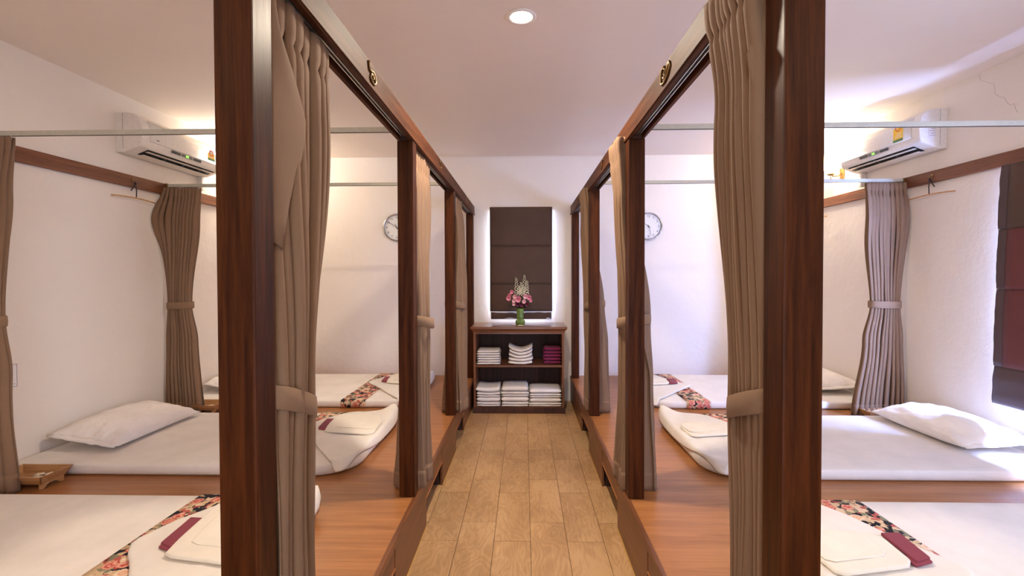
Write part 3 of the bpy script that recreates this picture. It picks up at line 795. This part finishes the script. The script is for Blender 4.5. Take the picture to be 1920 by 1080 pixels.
tray(-2.99, -2.685, 4.105, 4.315, 'wooden tray on the platform beyond the middle mattress, plain wall side', [(-2.77, 4.19, .028), (-2.73, 4.225, .026), (-2.80, 4.24, .026)], 'further along the plain wall')
for o in bpy.data.objects:
    pass
tray(2.80, 3.15, 3.985, 4.125, 'glossy wooden tray catching daylight below the pale curtain', [], 'window')

# ------------------------------------------------------------------ cabinet with towels
cx0, cx1, cy0, cy1 = -.555, .434, 5.27, 5.74
root = thing('towel_cabinet', ((cx0+cx1)/2, 5.5, 0), 'open teak cabinet of towels with a moulded top, against the back wall', 'cabinet')
obj('plinth', bx(cx0-.008, cx1+.012, cy0-.012, cy1, .0008, .064, .004), M['cabin'], root)['label'] = 'dark worn plinth'
for a, b in ((cx0, cx0+.024), (cx1-.024, cx1)): obj('side_panel', bx(a, b, cy0, cy1, .0645, .885, .002), M['cabside'], root)
obj('back_panel', bx(cx0+.0245, cx1-.0245, cy1-.012, cy1, .0645, .884), M['cabin'], root)
for k in range(6):
    xx = lerp(cx0+.03, cx1-.03, k/6); obj('back_slat', bx(xx, xx+.145, cy1-.018, cy1-.0125, .065, .883, .002), M['cabin'], root)
obj('bottom_board', bx(cx0+.0245, cx1-.0245, cy0+.002, cy1-.019, .0645, .071), M['cab'], root)
obj('shelf', bx(cx0+.0245, cx1-.0245, cy0+.004, cy1-.019, .503, .525, .002), M['cab'], root)
prof = [(0, .8855), (.006, .887), (.008, .900), (.016, .912), (.026, .920), (.030, .926), (.030, .946), (.027, .949)]
loops = []
for o_, z in prof:
    loops.append([Vector(p) for p in ((cx0-o_, cy0-o_, z), (cx1+o_, cy0-o_, z), (cx1+o_, cy1+.02, z), (cx0-o_, cy1+.02, z))])
obj('moulded_top', loft(bmesh.new(), loops), M['cab'], root)
obj('face_rail', bx(cx0+.0245, cx1-.0245, cy0+.001, cy0+.018, .868, .8845), M['cab'], root)

def towel(x0, x1, y0, y1, z0, z1, layers, mat, label, group, seed=0, dip=0, name='folded_towel', lean=0):
    root = thing(name, ((x0+x1)/2, (y0+y1)/2, z0), label, 'towel', group)
    rs = random.Random(seed); wts = [1]*layers if layers < 3 else [.62, .78, 1.6]; tw = sum(wts)
    for q in range(layers):
        za = z0+(z1-z0)*sum(wts[:q])/tw; zb = z0+(z1-z0)*sum(wts[:q+1])/tw-.0012; j = rs.uniform(-.006, .006); jr = rs.uniform(-.005, .005); n = 16
        loops = []; nx = 14
        for ix in range(nx+1):
            u = ix/nx; x = lerp(x0+j, x1+jr, u); e = min(u, 1-u)*nx
            sh = math.sqrt(max(0, 1-max(0, 1-e/1.2)**2)) if e < 1.2 else 1
            sh = max(sh, .25)
            dz = dip*(2*u-1)**2*((q+1)/layers)+.004*nz(u*4+seed, q*2)+lean*u
            dz = max(dz, 0 if q == 0 else -.01)
            zc = (za+zb)/2+dz; hh = (zb-za)/2*sh; lp = []
            for k in range(n):
                a = 2*PI*k/n; ca, sa = math.cos(a), math.sin(a)
                yy = math.copysign(abs(ca)**.35, ca); zz = math.copysign(abs(sa)**.8, sa)
                lp.append(Vector((x, (y0+y1)/2+yy*(y1-y0)/2+.004*nz(q*3+seed, u*3), max(zc+zz*hh, z0+.0006))))
            loops.append(lp)
        obj('fold' if layers > 1 else 'towel_body', loft(bmesh.new(), loops), mat, root, True)
    return root
zs = .526
def stack(x0, x1, y0, y1, z0, n, th, layers, mat, who, group, dip=0, seed=0, mid=''):
    posn = ['at the bottom', 'second from the bottom', 'third from the bottom', 'fourth from the bottom', 'fifth from the bottom', 'sixth from the bottom', 'on top']
    for q in range(n):
        p = 'on top' if q == n-1 else posn[q]
        towel(x0, x1, y0, y1, z0+q*th, z0+(q+1)*th-.001, layers, mat, '%s %s of its stack, cabinet %s' % (who, p, mid), group, seed+q*5, dip*(q+1)/n if dip else 0)
stack(-.522, -.268, 5.29, 5.60, zs, 6, .0265, 1, M['tow_w'], 'thin white towel', 'flat white towels on the upper shelf', 0, 1, 'upper shelf, plain wall end')
stack(-.170, .090, 5.29, 5.60, zs, 5, .034, 1, M['tow_w'], 'white towel', 'white towels with upturned corners on the shelf', .055, 31, 'upper shelf, middle')
stack(.213, .404, 5.34, 5.60, zs, 5, .037, 1, M['tow_m'], 'dark maroon towel', 'maroon towels on the shelf', 0, 61, 'upper shelf')
zs = .072
stack(-.527, -.262, 5.265, 5.62, zs, 2, .104, 3, M['tow_w'], 'thick white bath towel', 'bath towels low beside the plain wall platform', 0.012, 81, 'low, plain wall end')
stack(-.252, .046, 5.265, 5.62, zs, 2, .112, 3, M['tow_w'], 'thick white bath towel', 'bath towels in the low middle', 0.0, 101, 'low in the middle')
stack(.056, .404, 5.27, 5.62, zs, 2, .098, 3, M['tow_w'], 'thick white bath towel', 'bath towels low on the wider gap side', 0, 121, 'low under the maroon towels')

# vase of flowers on the cabinet
vx, vy, vz = -.045, 5.47, .9495
root = thing('flower_vase', (vx, vy, vz), 'waisted green vase standing on the cabinet', 'vase')
bm = lathe(bmesh.new(), [(.04, vz), (.052, vz+.006), (.056, vz+.025), (.052, vz+.045), (.038, vz+.062), (.036, vz+.072), (.042, vz+.078), (.040, vz+.088), (.038, vz+.10), (.040, vz+.15), (.043, vz+.185), (.038, vz+.186), (.034, vz+.15), (.0, vz+.12)], vx, vy, 28)
obj('vase_body', bm, M['vase'], root, True)
bq = thing('flower_bouquet', (vx, vy, vz+.17), 'pink carnations with creamy bud spikes and dark leaves standing in the green vase', 'flowers')
rs = random.Random(5)
def ball(cx, cy, cz, r, mat, nm):
    bm = bmesh.new()
    for ring, (nn, el) in enumerate(((5, 1.25), (7, .8), (9, .3))):
        for k in range(nn):
            a = 2*PI*k/nn+ring*.5+rs.random()*.3; d = Vector((math.cos(a)*math.cos(el), math.sin(a)*math.cos(el)*.8-.25, math.sin(el)*.9)).normalized()
            t1 = d.cross(Vector((.1, .3, 1))).normalized(); t2 = d.cross(t1)
            c = Vector((cx, cy, cz)); w_ = r*.42
            rows = [[c+d*r*q+t1*w_*j*math.sin(PI*min(.9, q*.8+.1))+t2*r*.12*nz(a, q*3, j) for j in (-1, 0, 1)] for q in (.15, .5, .8, 1)]
            grid(bm, rows)
    # petals facing the aisle
    for k in range(9):
        a = 2*PI*k/9; c = Vector((cx, cy, cz)); d = Vector((math.cos(a)*.8, -.6, math.sin(a)*.8)).normalized(); t1 = d.cross(Vector((0, 1, 0))).normalized()
        grid(bm, [[c+d*r*q+t1*r*.4*j for j in (-1, 0, 1)] for q in (.1, .6, .95)])
    return obj(nm, bm, mat, bq, True)
def P(u, v):  # placement on the bouquet: u across, v up, measured in metres from the vase rim
    return vx+u, vz+.18+v
heads = [(-.125, .165, .026, 'pinkA'), (-.10, .205, .026, 'pinkA'), (-.135, .13, .034, 'pinkA'), (-.065, .15, .028, 'pinkB'), (-.025, .115, .042, 'pinkA'), (-.075, .10, .026, 'pinkB'), (-.075, .06, .024, 'pinkB'),
         (.062, .15, .034, 'pinkB'), (.105, .135, .034, 'pinkA'), (.045, .09, .028, 'pinkB'), (.125, .10, .022, 'pinkA'), (.02, .045, .028, 'purple'), (.08, .055, .028, 'purple'), (-.03, .05, .028, 'purple')]
for u, v, r, mk in heads:
    x, z = P(u*.95, v*.92); yy = vy-.045+rs.uniform(-.02, .02)
    h_ = ball(x, yy, z, r*.95, M[mk], 'carnation')
    obj('stalk', tube(bmesh.new(), [(vx+u*.1, vy, vz+.14), (vx+u*.5, vy-.015, lerp(vz+.15, z, .6)), (x, yy+.004, z-r*.3)], .002, 5), M['stem'], bq, True)
for u, h0, h1 in ((-.045, .17, .355), (.012, .17, .30), (.05, .18, .385), (.08, .17, .32), (-.015, .15, .26), (.03, .16, .27)):
    x0, z0 = P(u*.8, h0); x1, z1 = P(u, h1)
    sp = obj('bud_spike', tube(bmesh.new(), [(vx, vy, vz+.15), (x0, vy, z0), (x1, vy, z1)], .0022, 5), M['leafm'], bq, True)
    bm = bmesh.new()
    for q in range(34):
        t = q/34; a = q*2.4; rr_ = .026*(1-t*.8)+.003; s_ = .0078*(1-t*.5)
        bmesh.ops.create_icosphere(bm, subdivisions=1, radius=s_, matrix=Matrix.Translation((lerp(x0, x1, t)+rr_*math.cos(a), vy+rr_*math.sin(a), lerp(z0, z1, t))))
    obj('buds', bm, M['bud'], sp, True)
for q in range(30):
    a = rs.uniform(0, 2*PI); l_ = rs.uniform(.07, .13); el = rs.uniform(.1, 1.1); bm = bmesh.new()
    d = Vector((math.cos(a)*math.cos(el), math.sin(a)*math.cos(el)*.5, math.sin(el))); t1 = d.cross(Vector((0, .4, 1))).normalized(); c = Vector((vx+d.x*.02, vy+d.y*.02-.01, vz+.20))
    grid(bm, [[c+d*l_*t+t1*.016*j*math.sin(PI*min(.98, t*.9+.08))+Vector((0, 0, -.03*t*t)) for j in (-1, 0, 1)] for t in (0, .25, .5, .75, 1)])
    obj('leaf', bm, M['stem'] if q % 3 else M['leafm'], bq, True)
frangipani(vx+.002, 5.35, .9497, 'single white frangipani blossom lying in front of the green vase', None, .034, .3)

# ------------------------------------------------------------------ roman blinds
def blind(name, axis, a0, a1, t, z0, z1, seams, label, border=None, tilt=0):
    """cloth hanging in a plane; t distance of the plane; seams: heights of horizontal folds"""
    root = thing(name, ((a0+a1)/2, t, z1) if axis == 'x' else (t, (a0+a1)/2, z1), label, 'blind')
    zs_ = [z1]+seams+[z0]
    dirn = -1
    def sheet(p0, p1, za, zb, mat, nm, off=0, hang=.006):
        rows = []
        for i in range(15):
            u = i/14; z = lerp(za, zb, u); b_ = hang*math.sin(PI*u)**1.0+.003*u
            row = []
            for j in range(21):
                v = j/20; p = lerp(p0, p1, v); edge = min(v, 1-v)
                wv = .0035*nz(p*9, z*14)*(1 if edge > .08 else 1.6)+.003*nz(p*3, z*5, 4)
                d = t+dirn*(b_+wv+off+tilt*(z1-z)/(z1-z0))
                row.append(Vector((p, d, z)) if axis == 'x' else Vector((d, p, z)))
            rows.append(row)
        bm = bmesh.new(); grid(bm, rows); o = obj(nm, bm, mat, root, True)
        so = o.modifiers.new('thickness', 'SOLIDIFY'); so.thickness = .003; so.offset = 0; return o
    for i in range(len(zs_)-1):
        last = i == len(zs_)-2
        if border and not (last):
            # maroon middle: see-through cloth, its backlight put into the colour; the border strips are doubled
            sheet(a0+border, a1-border, zs_[i]-.001, zs_[i+1]+.001, M['blind'] if i == 0 else M['blindlit'], 'blind_panel', 0)
            sheet(a0, a0+border, zs_[i]-.001, zs_[i+1]+.001, M['blindb'], 'blind_border', .002); sheet(a1-border, a1, zs_[i]-.001, zs_[i+1]+.001, M['blindb'], 'blind_border', .002)
        elif border: sheet(a0, a1, zs_[i]-.001, zs_[i+1]+.001, M['blindb'], 'blind_panel', .001)
        else: sheet(a0+(.012 if last and not border else 0), a1-(.012 if last and not border else 0), zs_[i]-.001, zs_[i+1]+.001, M['blind'], 'blind_panel', 0 if not last else -.012)
    if axis == 'x': obj('head_rail', bx(a0, a1, t+.003, YB-.001, z1-.03, z1+.002, .002), M['rail'], root); 
    else: obj('head_rail', bx(t+.004, R-.031, a0, a1, z1-.03, z1-.002, .002), M['rail'], root)
    e = .004
    obj('bounce_lining', bx(a0+e, a1-e, t+.0065, t+.0085, z0+.01, z1-.031) if axis == 'x' else bx(t+.0065, t+.0085, a0+e, a1-e, z0+.01, z1-.031), M['bounce_lining'], root)  # white back added unseen behind the cloth to bounce daylight onto the wall
    if tilt:
        for v in root.children[-1].data.vertices: v.co.x -= tilt*(-v.co.z)/(z1-z0)
    for zz in seams:
        tq = tilt*(z1-zz)/(z1-z0)
        obj('batten', bx(a0+.005, a1-.005, t+.001, t+.006, zz-.004, zz+.004) if axis == 'x' else bx(t+.001-tq, t+.006-tq, a0+.005, a1-.005, zz-.004, zz+.004), M['blind'], root)
    return root
blind('roman_blind', 'x', -.405, .333, YB-.058, .985, 2.315, [1.85, 1.40, 1.085], 'plain dark brown roman blind over the back wall window, behind the vase')
blind('roman_blind', 'y', 2.18, 3.300, R-.062, .648, 2.221, [1.80, 1.405, .895], 'brown and maroon roman blind with daylight behind it, on the side window', .055, .035)

# ------------------------------------------------------------------ air conditioners
PR = [(0.002, 2.462), (0.002, 2.768), (.09, 2.770), (.145, 2.757), (.185, 2.725), (.203, 2.68), (.210, 2.62), (.208, 2.565), (.196, 2.522), (.178, 2.507), (.075, 2.468), (.06, 2.462)]
def air_con(s, y0, y1, label, tagpos, disp):
    W = L if s < 0 else R
    X = lambda d: W-s*d
    root = thing('air_conditioner', (W, (y0+y1)/2, 2.462), label, 'air conditioner', 'wall air conditioners')
    ny = [0, .004, .012, .03, .5, .97, .988, .996, 1]; loops = []
    for q in ny:
        y = lerp(y0, y1, q); e = min(q, 1-q); f = 1-(.02 if e < .003 else .008 if e < .01 else 0)
        loops.append([Vector((X(.002+(d-.002)*f), y, 2.615+(z-2.615)*f)) for d, z in PR])
    obj('casing', flip_fix(loft(bmesh.new(), loops)), M['acw'], root, True)
    for me in (root.children[0].data,):
        for f in me.polygons: f.use_smooth = len(f.vertices) == 4
    # separate front panel
    fp = [(.1895, 2.722), (.2065, 2.68), (.2135, 2.62), (.2115, 2.570), (.2105, 2.562)]
    bm = bmesh.new(); grid(bm, [[Vector((X(d), y, z)) for y in (y0+.075, (y0+y1)/2, y1-.03)] for d, z in fp])
    o = obj('front_panel', bm, M['acw'], root, True); so = o.modifiers.new('thickness', 'SOLIDIFY'); so.thickness = .004; so.offset = 0
    for yy in (y0+.03, y0+.068): obj('casing_seam', bx(X(.0), X(.212), yy, yy+.0015, 2.60, 2.615), M['acg'], root) if False else None
    # slanted outlet with two louvres
    dx, dz = (.178-.075), (2.507-2.468); nl = math.hypot(dx, dz)
    def onslant(u, out): # u along the slope from wall side to front
        return .075+dx*u+dz/nl*out, 2.468+dz*u-dx/nl*out
    def strip(u0, u1, out0, out1, ya, yb, mat, nm, par=root, pitch=0):
        bm = bmesh.new(); a = onslant(u0, out0); b = onslant(u1, out0+pitch); c = onslant(u1, out1+pitch); d = onslant(u0, out1)
        lo = [[Vector((X(p), y, z)) for p, z in (a, b, c, d)] for y in (ya, yb)]
        return obj(nm, flip_fix(loft(bm, lo)), mat, par)
    ya, yb = y0+.10, y1-.055
    strip(.10, .95, -.002, .0012, ya, yb, M['acd'], 'air_outlet')
    strip(.12, .50, .010, .013, ya+.004, yb-.004, M['acw'], 'louvre', root, .012)
    strip(.66, .88, .006, .009, ya+.004, yb-.004, M['acw'], 'louvre', root, .006)
    for q in (.28, .55, .8):
        y = lerp(ya, yb, q); strip(.15, .9, .001, .012, y, y+.006, M['acg'], 'louvre_arm')
    # display windows on the lower front
    dy0, dy1 = disp; wl = (dy1-dy0)
    for q, (a, b, mk) in enumerate(((0, .28, 'acd'), (.33, .68, 'acg'), (.73, 1, 'acd'))):
        ya_, yb_ = dy0+wl*a, dy0+wl*b
        bm = bmesh.new(); grid(bm, [[Vector((X(d), y, z)) for y in (ya_, yb_)] for d, z in ((.2155, 2.553), (.2115, 2.532))])
        bmesh.ops.recalc_face_normals(bm, faces=bm.faces[:])
        o = obj('display_window', bm, M[mk], root); so = o.modifiers.new('thickness', 'SOLIDIFY'); so.thickness = .003; so.offset = 0
        if q == 1:
            for t_ in (.42, .56):
                yc = lerp(ya_, yb_, t_); obj('green_digit', bx(X(.2155), X(.218), yc-.007, yc+.005, 2.536, 2.550), M['led'], o)
    # yellow energy tag with red ring and green foot, hung on the front
    ty, tz0, tz1 = tagpos
    t0 = obj('energy_tag', bx(X(.2165), X(.2185), ty-.05, ty+.05, tz0, tz1-.02, .0005), M['yellow'], root); t0['label'] = 'yellow energy tag'
    obj('tag_foot', bx(X(.2186), X(.2190), ty-.05, ty+.05, tz0, tz0+.018), M['green'], t0)
    bm = bmesh.new(); grid(bm, [[Vector((X(.2192), ty+r_*math.cos(2*PI*k/20), tz1-.022+r_*math.sin(2*PI*k/20)*.9)) for k in range(20)] for r_ in (.022, .030)], closeu=True)
    o = obj('red_ring', bm, M['red'], t0); so = o.modifiers.new('thickness', 'SOLIDIFY'); so.thickness = .001
    obj('tag_disc', bx(X(.2168), X(.2182), ty-.032, ty+.032, tz1-.03, tz1+.006, .0005), M['paper'], t0)
    for q in range(3): obj('tag_print', bx(X(.2186), X(.2190), ty-.036, ty+.036-.012*q, tz0+.032+q*.014, tz0+.036+q*.014), M['paper'], t0)
    # rating sticker on the near side cap
    obj('side_cover', bx(X(.055), X(.0535), y0-.0012, y0-.0002, 2.49, 2.762), M['acg'], root)
    if s > 0:
        st = obj('rating_sticker', bx(X(.085), X(.14), y0-.0015, y0-.0003, 2.545, 2.64), M['paper'], root)
        for q in range(4): obj('sticker_print', bx(X(.09), X(.135-.01*(q % 2)), y0-.002, y0-.0016, 2.56+q*.018, 2.563+q*.018), M['grey'], st)
    # small maker's dash on the front
    obj('badge', bx(X(.2125), X(.2165), (y0+.14 if s < 0 else y1-.12), (y0+.165 if s < 0 else y1-.095), 2.585, 2.592), M['acg'], root)
    # cable trunk to the wall below
    obj('pipe_cover', bx(X(.002), X(.05), y1-.06, y1-.02, 2.33, 2.461, .01), M['acw'], root)
air_con(-1, 3.68, 4.66, 'white split air conditioner high on the plain wall', (4.49, 2.585, 2.675), (3.985, 4.35))
air_con(1, 3.79, 4.72, 'white split air conditioner high on the window wall', (3.99, 2.57, 2.70), (4.10, 4.44))

# ------------------------------------------------------------------ wall lamps
for s in (-1, 1):
    W = L if s < 0 else R; x = W-s*.12; y = 5.00
    root = thing('wall_lamp', (W, y, 2.5), 'glowing brass wall lamp with pale shade beyond the air conditioner on the %s' % wallname[s], 'lamp', 'wall lamps')
    obj('wall_plate', bx(W-s*.001, W-s*.014, y-.03, y+.03, 2.47, 2.58, .004), M['brass'], root)
    obj('arm', tube(bmesh.new(), [(W-s*.012, y, 2.53), (W-s*.05, y, 2.50), (x+s*.02, y, 2.50), (x, y, 2.525)], .006, 8), M['brass'], root, True)
    obj('cup', lathe(bmesh.new(), [(.004, 2.505), (.03, 2.512), (.034, 2.522), (.014, 2.53), (.012, 2.56)], x, y, 20), M['brass'], root, True)
    obj('pull_drop', lathe(bmesh.new(), [(.001, 2.455), (.007, 2.465), (.005, 2.485), (.0015, 2.505)], x, y, 10), M['brass'], root, True)
    bm = lathe(bmesh.new(), [(.075, 2.57), (.06, 2.72)], x, y, 28); 
    for f in [f for f in bm.faces if len(f.verts) > 4]: bm.faces.remove(f)
    o = obj('lamp_shade', bm, M['shade'], root, True)
    l = bpy.data.lights.new('bulb', 'POINT'); l.energy = 36; l.color = (1.0, .92, .80); l.shadow_soft_size = .05
    lo = bpy.data.objects.new('bulb', l); C.objects.link(lo); lo.location = (x, y, 2.76)
    l = bpy.data.lights.new('bulb', 'POINT'); l.energy = 9; l.color = (1.0, .92, .80); l.shadow_soft_size = .05
    lo = bpy.data.objects.new('bulb', l); C.objects.link(lo); lo.location = (x-s*.1, y-.02, 2.62)

# ------------------------------------------------------------------ clocks
def clock(cx, cz, label, hands):
    y = YB-.002; r = .163
    root = thing('wall_clock', (cx, y, cz), label, 'clock', 'wall clocks')
    def disc(prof, mat, nm, par=root):
        bm = bmesh.new(); n = 48
        vs = grid(bm, [[Vector((cx+a*math.cos(2*PI*k/n), y-d, cz+a*math.sin(2*PI*k/n))) for k in range(n)] for a, d in prof], closeu=True)
        if nm != 'rim': bm.faces.new(vs[-1])
        return obj(nm, flip_fix(bm), mat, par, True)
    disc([(r, 0), (r, .03), (r-.004, .036), (r-.014, .036), (r-.016, .024)], M['chrome'], 'rim')
    f = disc([(r-.016, .018), (r-.017, .022)], M['face'], 'dial')
    for p in f.data.polygons: p.use_smooth = False
    for n in range(1, 13):
        cu = bpy.data.curves.new('numeral', 'FONT'); cu.body = str(n); cu.size = .036; cu.align_x = 'CENTER'; cu.align_y = 'CENTER'; cu.extrude = .0006; cu.resolution_u = 2
        to = bpy.data.objects.new('tmp', cu); me = bpy.data.meshes.new_from_object(to); bpy.data.objects.remove(to)
        bm = bmesh.new(); bm.from_mesh(me); a = PI/2-n*PI/6
        bmesh.ops.transform(bm, matrix=Matrix.Translation((cx+.118*math.cos(a), y-.0235, cz+.118*math.sin(a))) @ Matrix.Rotation(PI/2, 4, 'X'), verts=bm.verts[:])
        obj('numeral', bm, M['ink'], root)
    for (ang, ln, wd, q) in hands:
        a = math.radians(90-ang); d = Vector((math.cos(a), 0, math.sin(a))); nn = Vector((-d.z, 0, d.x)); c = Vector((cx, y-.026-.002*q, cz))
        bm = bmesh.new(); vs = [bm.verts.new(p) for p in (c-d*.02-nn*wd, c-d*.02+nn*wd, c+d*ln+nn*wd*.5, c+d*ln-nn*wd*.5)]; bm.faces.new(vs)
        o = obj('hand', bm, M['ink'], root); so = o.modifiers.new('thickness', 'SOLIDIFY'); so.thickness = .001
    disc([(.007, .024), (.007, .034)], M['chrome'], 'hub')
clock(-1.524, 2.083, 'round chrome-rimmed wall clock half hidden by the plain wall side post', [(305, .105, .003, 0), (335, .05, .004, 1)])
clock(1.470, 2.083, 'round chrome-rimmed wall clock half hidden by the window wall side post', [(307, .06, .004, 0), (163, .11, .0022, 1), (130, .035, .003, 2)])

# ------------------------------------------------------------------ hangers on ribbons
def hanger(s, y, label, hl, z=2.118, ry=.22):
    W = L if s < 0 else R; xx = W-s*.045; zz = 2.275
    hk = thing('brass_hook', (W-s*.0305, y, zz), 'small brass wall hook holding the ribbon of the hanger '+hl, 'hook', 'brass hooks')
    n = 16
    bm = bmesh.new(); vs = grid(bm, [[Vector((W-s*.0305-s*d, y+a*math.cos(2*PI*k/n), zz+a*math.sin(2*PI*k/n))) for k in range(n)] for a, d in ((.014, 0), (.014, .004), (.009, .006))], closeu=True); bm.faces.new(vs[-1])
    obj('back_plate', flip_fix(bm), M['brass'], hk, True)
    obj('hook_wire', tube(bmesh.new(), [(W-s*.034, y, zz), (W-s*.05, y, zz-.005), (W-s*.055, y, zz-.022), (W-s*.047, y, zz-.032), (W-s*.040, y, zz-.026)], .0025, 6), M['brass'], hk, True)
    root = thing('clothes_hanger', (xx, y, z), label, 'hanger', 'ribbon hung hangers')
    a_, b_ = y-ry, y+ry
    pts = [(xx, lerp(a_, b_, t), z+.012*(1-(2*t-1)**2)) for t in [i/12 for i in range(13)]]
    obj('hanger_rod', tube(bmesh.new(), pts, .0055, 8), M['tray'], root, True)
    def ribbon(p, q, nm):
        bm = bmesh.new(); p, q = Vector(p), Vector(q); mid = (p+q)/2
        grid(bm, [[v+Vector((0, j*.005, 0)) for j in (-1, 1)] for v in (p, mid+Vector((-s*.003, .002, 0)), q)])
        o = obj(nm, bm, M['ribbon'], root, True); so = o.modifiers.new('thickness', 'SOLIDIFY'); so.thickness = .002
    ribbon((W-s*.050, y, zz-.026), (xx, y+.012, z+.014), 'ribbon_loop')
    ribbon((W-s*.051, y-.004, zz-.024), (xx, y-.04, zz-.095), 'ribbon_tail')
    obj('ribbon_knot', bx(W-s*.046, W-s*.058, y-.008, y+.006, zz-.040, zz-.022, .003), M['ribbon'], root)
hanger(-1, 3.80, 'thin wooden hanger rod on black ribbon, on the plain wall', 'on the plain wall')
hanger(1, 3.885, 'thin wooden hanger rod on black ribbon, between pale curtain and window blind', 'beside the window blind')
hanger(1, 5.40, 'far wooden hanger rod peeping past the near post, on the window wall', 'beyond the pale curtain')

# ------------------------------------------------------------------ notice on the plain wall
ys0, ys1, zs0, zs1 = 2.79, 2.915, .825, .965
root = thing('wall_notice', (L, (ys0+ys1)/2, zs0), 'small square notice with a red circle on the plain wall beside the curtain', 'sign')
obj('notice_sheet', bx(L+.0008, L+.003, ys0, ys1, zs0, zs1), M['paper'], root)
for a, b, c, d in ((ys0, ys1, zs0, zs0+.003), (ys0, ys1, zs1-.003, zs1), (ys0, ys0+.003, zs0, zs1), (ys1-.003, ys1, zs0, zs1), (ys0+.012, ys1-.012, zs0+.018, zs0+.021)):
    obj('printed_border', bx(L+.0031, L+.0036, a, b, c, d), M['grey'], root)
bm = bmesh.new(); grid(bm, [[Vector((L+.0038, (ys0+ys1)/2+r_*math.cos(2*PI*k/28), zs0+.09+r_*math.sin(2*PI*k/28))) for k in range(28)] for r_ in (.025, .034)], closeu=True)
obj('red_circle', bm, M['red'], root)
bm = bx(L+.0031, L+.0037, (ys0+ys1)/2-.028, (ys0+ys1)/2+.028, zs0+.087, zs0+.093); 
bmesh.ops.rotate(bm, verts=bm.verts[:], cent=(L, (ys0+ys1)/2, zs0+.09), matrix=Matrix.Rotation(PI/4, 3, 'X')); obj('red_bar', bm, M['red'], root)
obj('cigarette', bx(L+.0031, L+.0034, (ys0+ys1)/2-.018, (ys0+ys1)/2+.018, zs0+.087, zs0+.093), M['ink'], root)
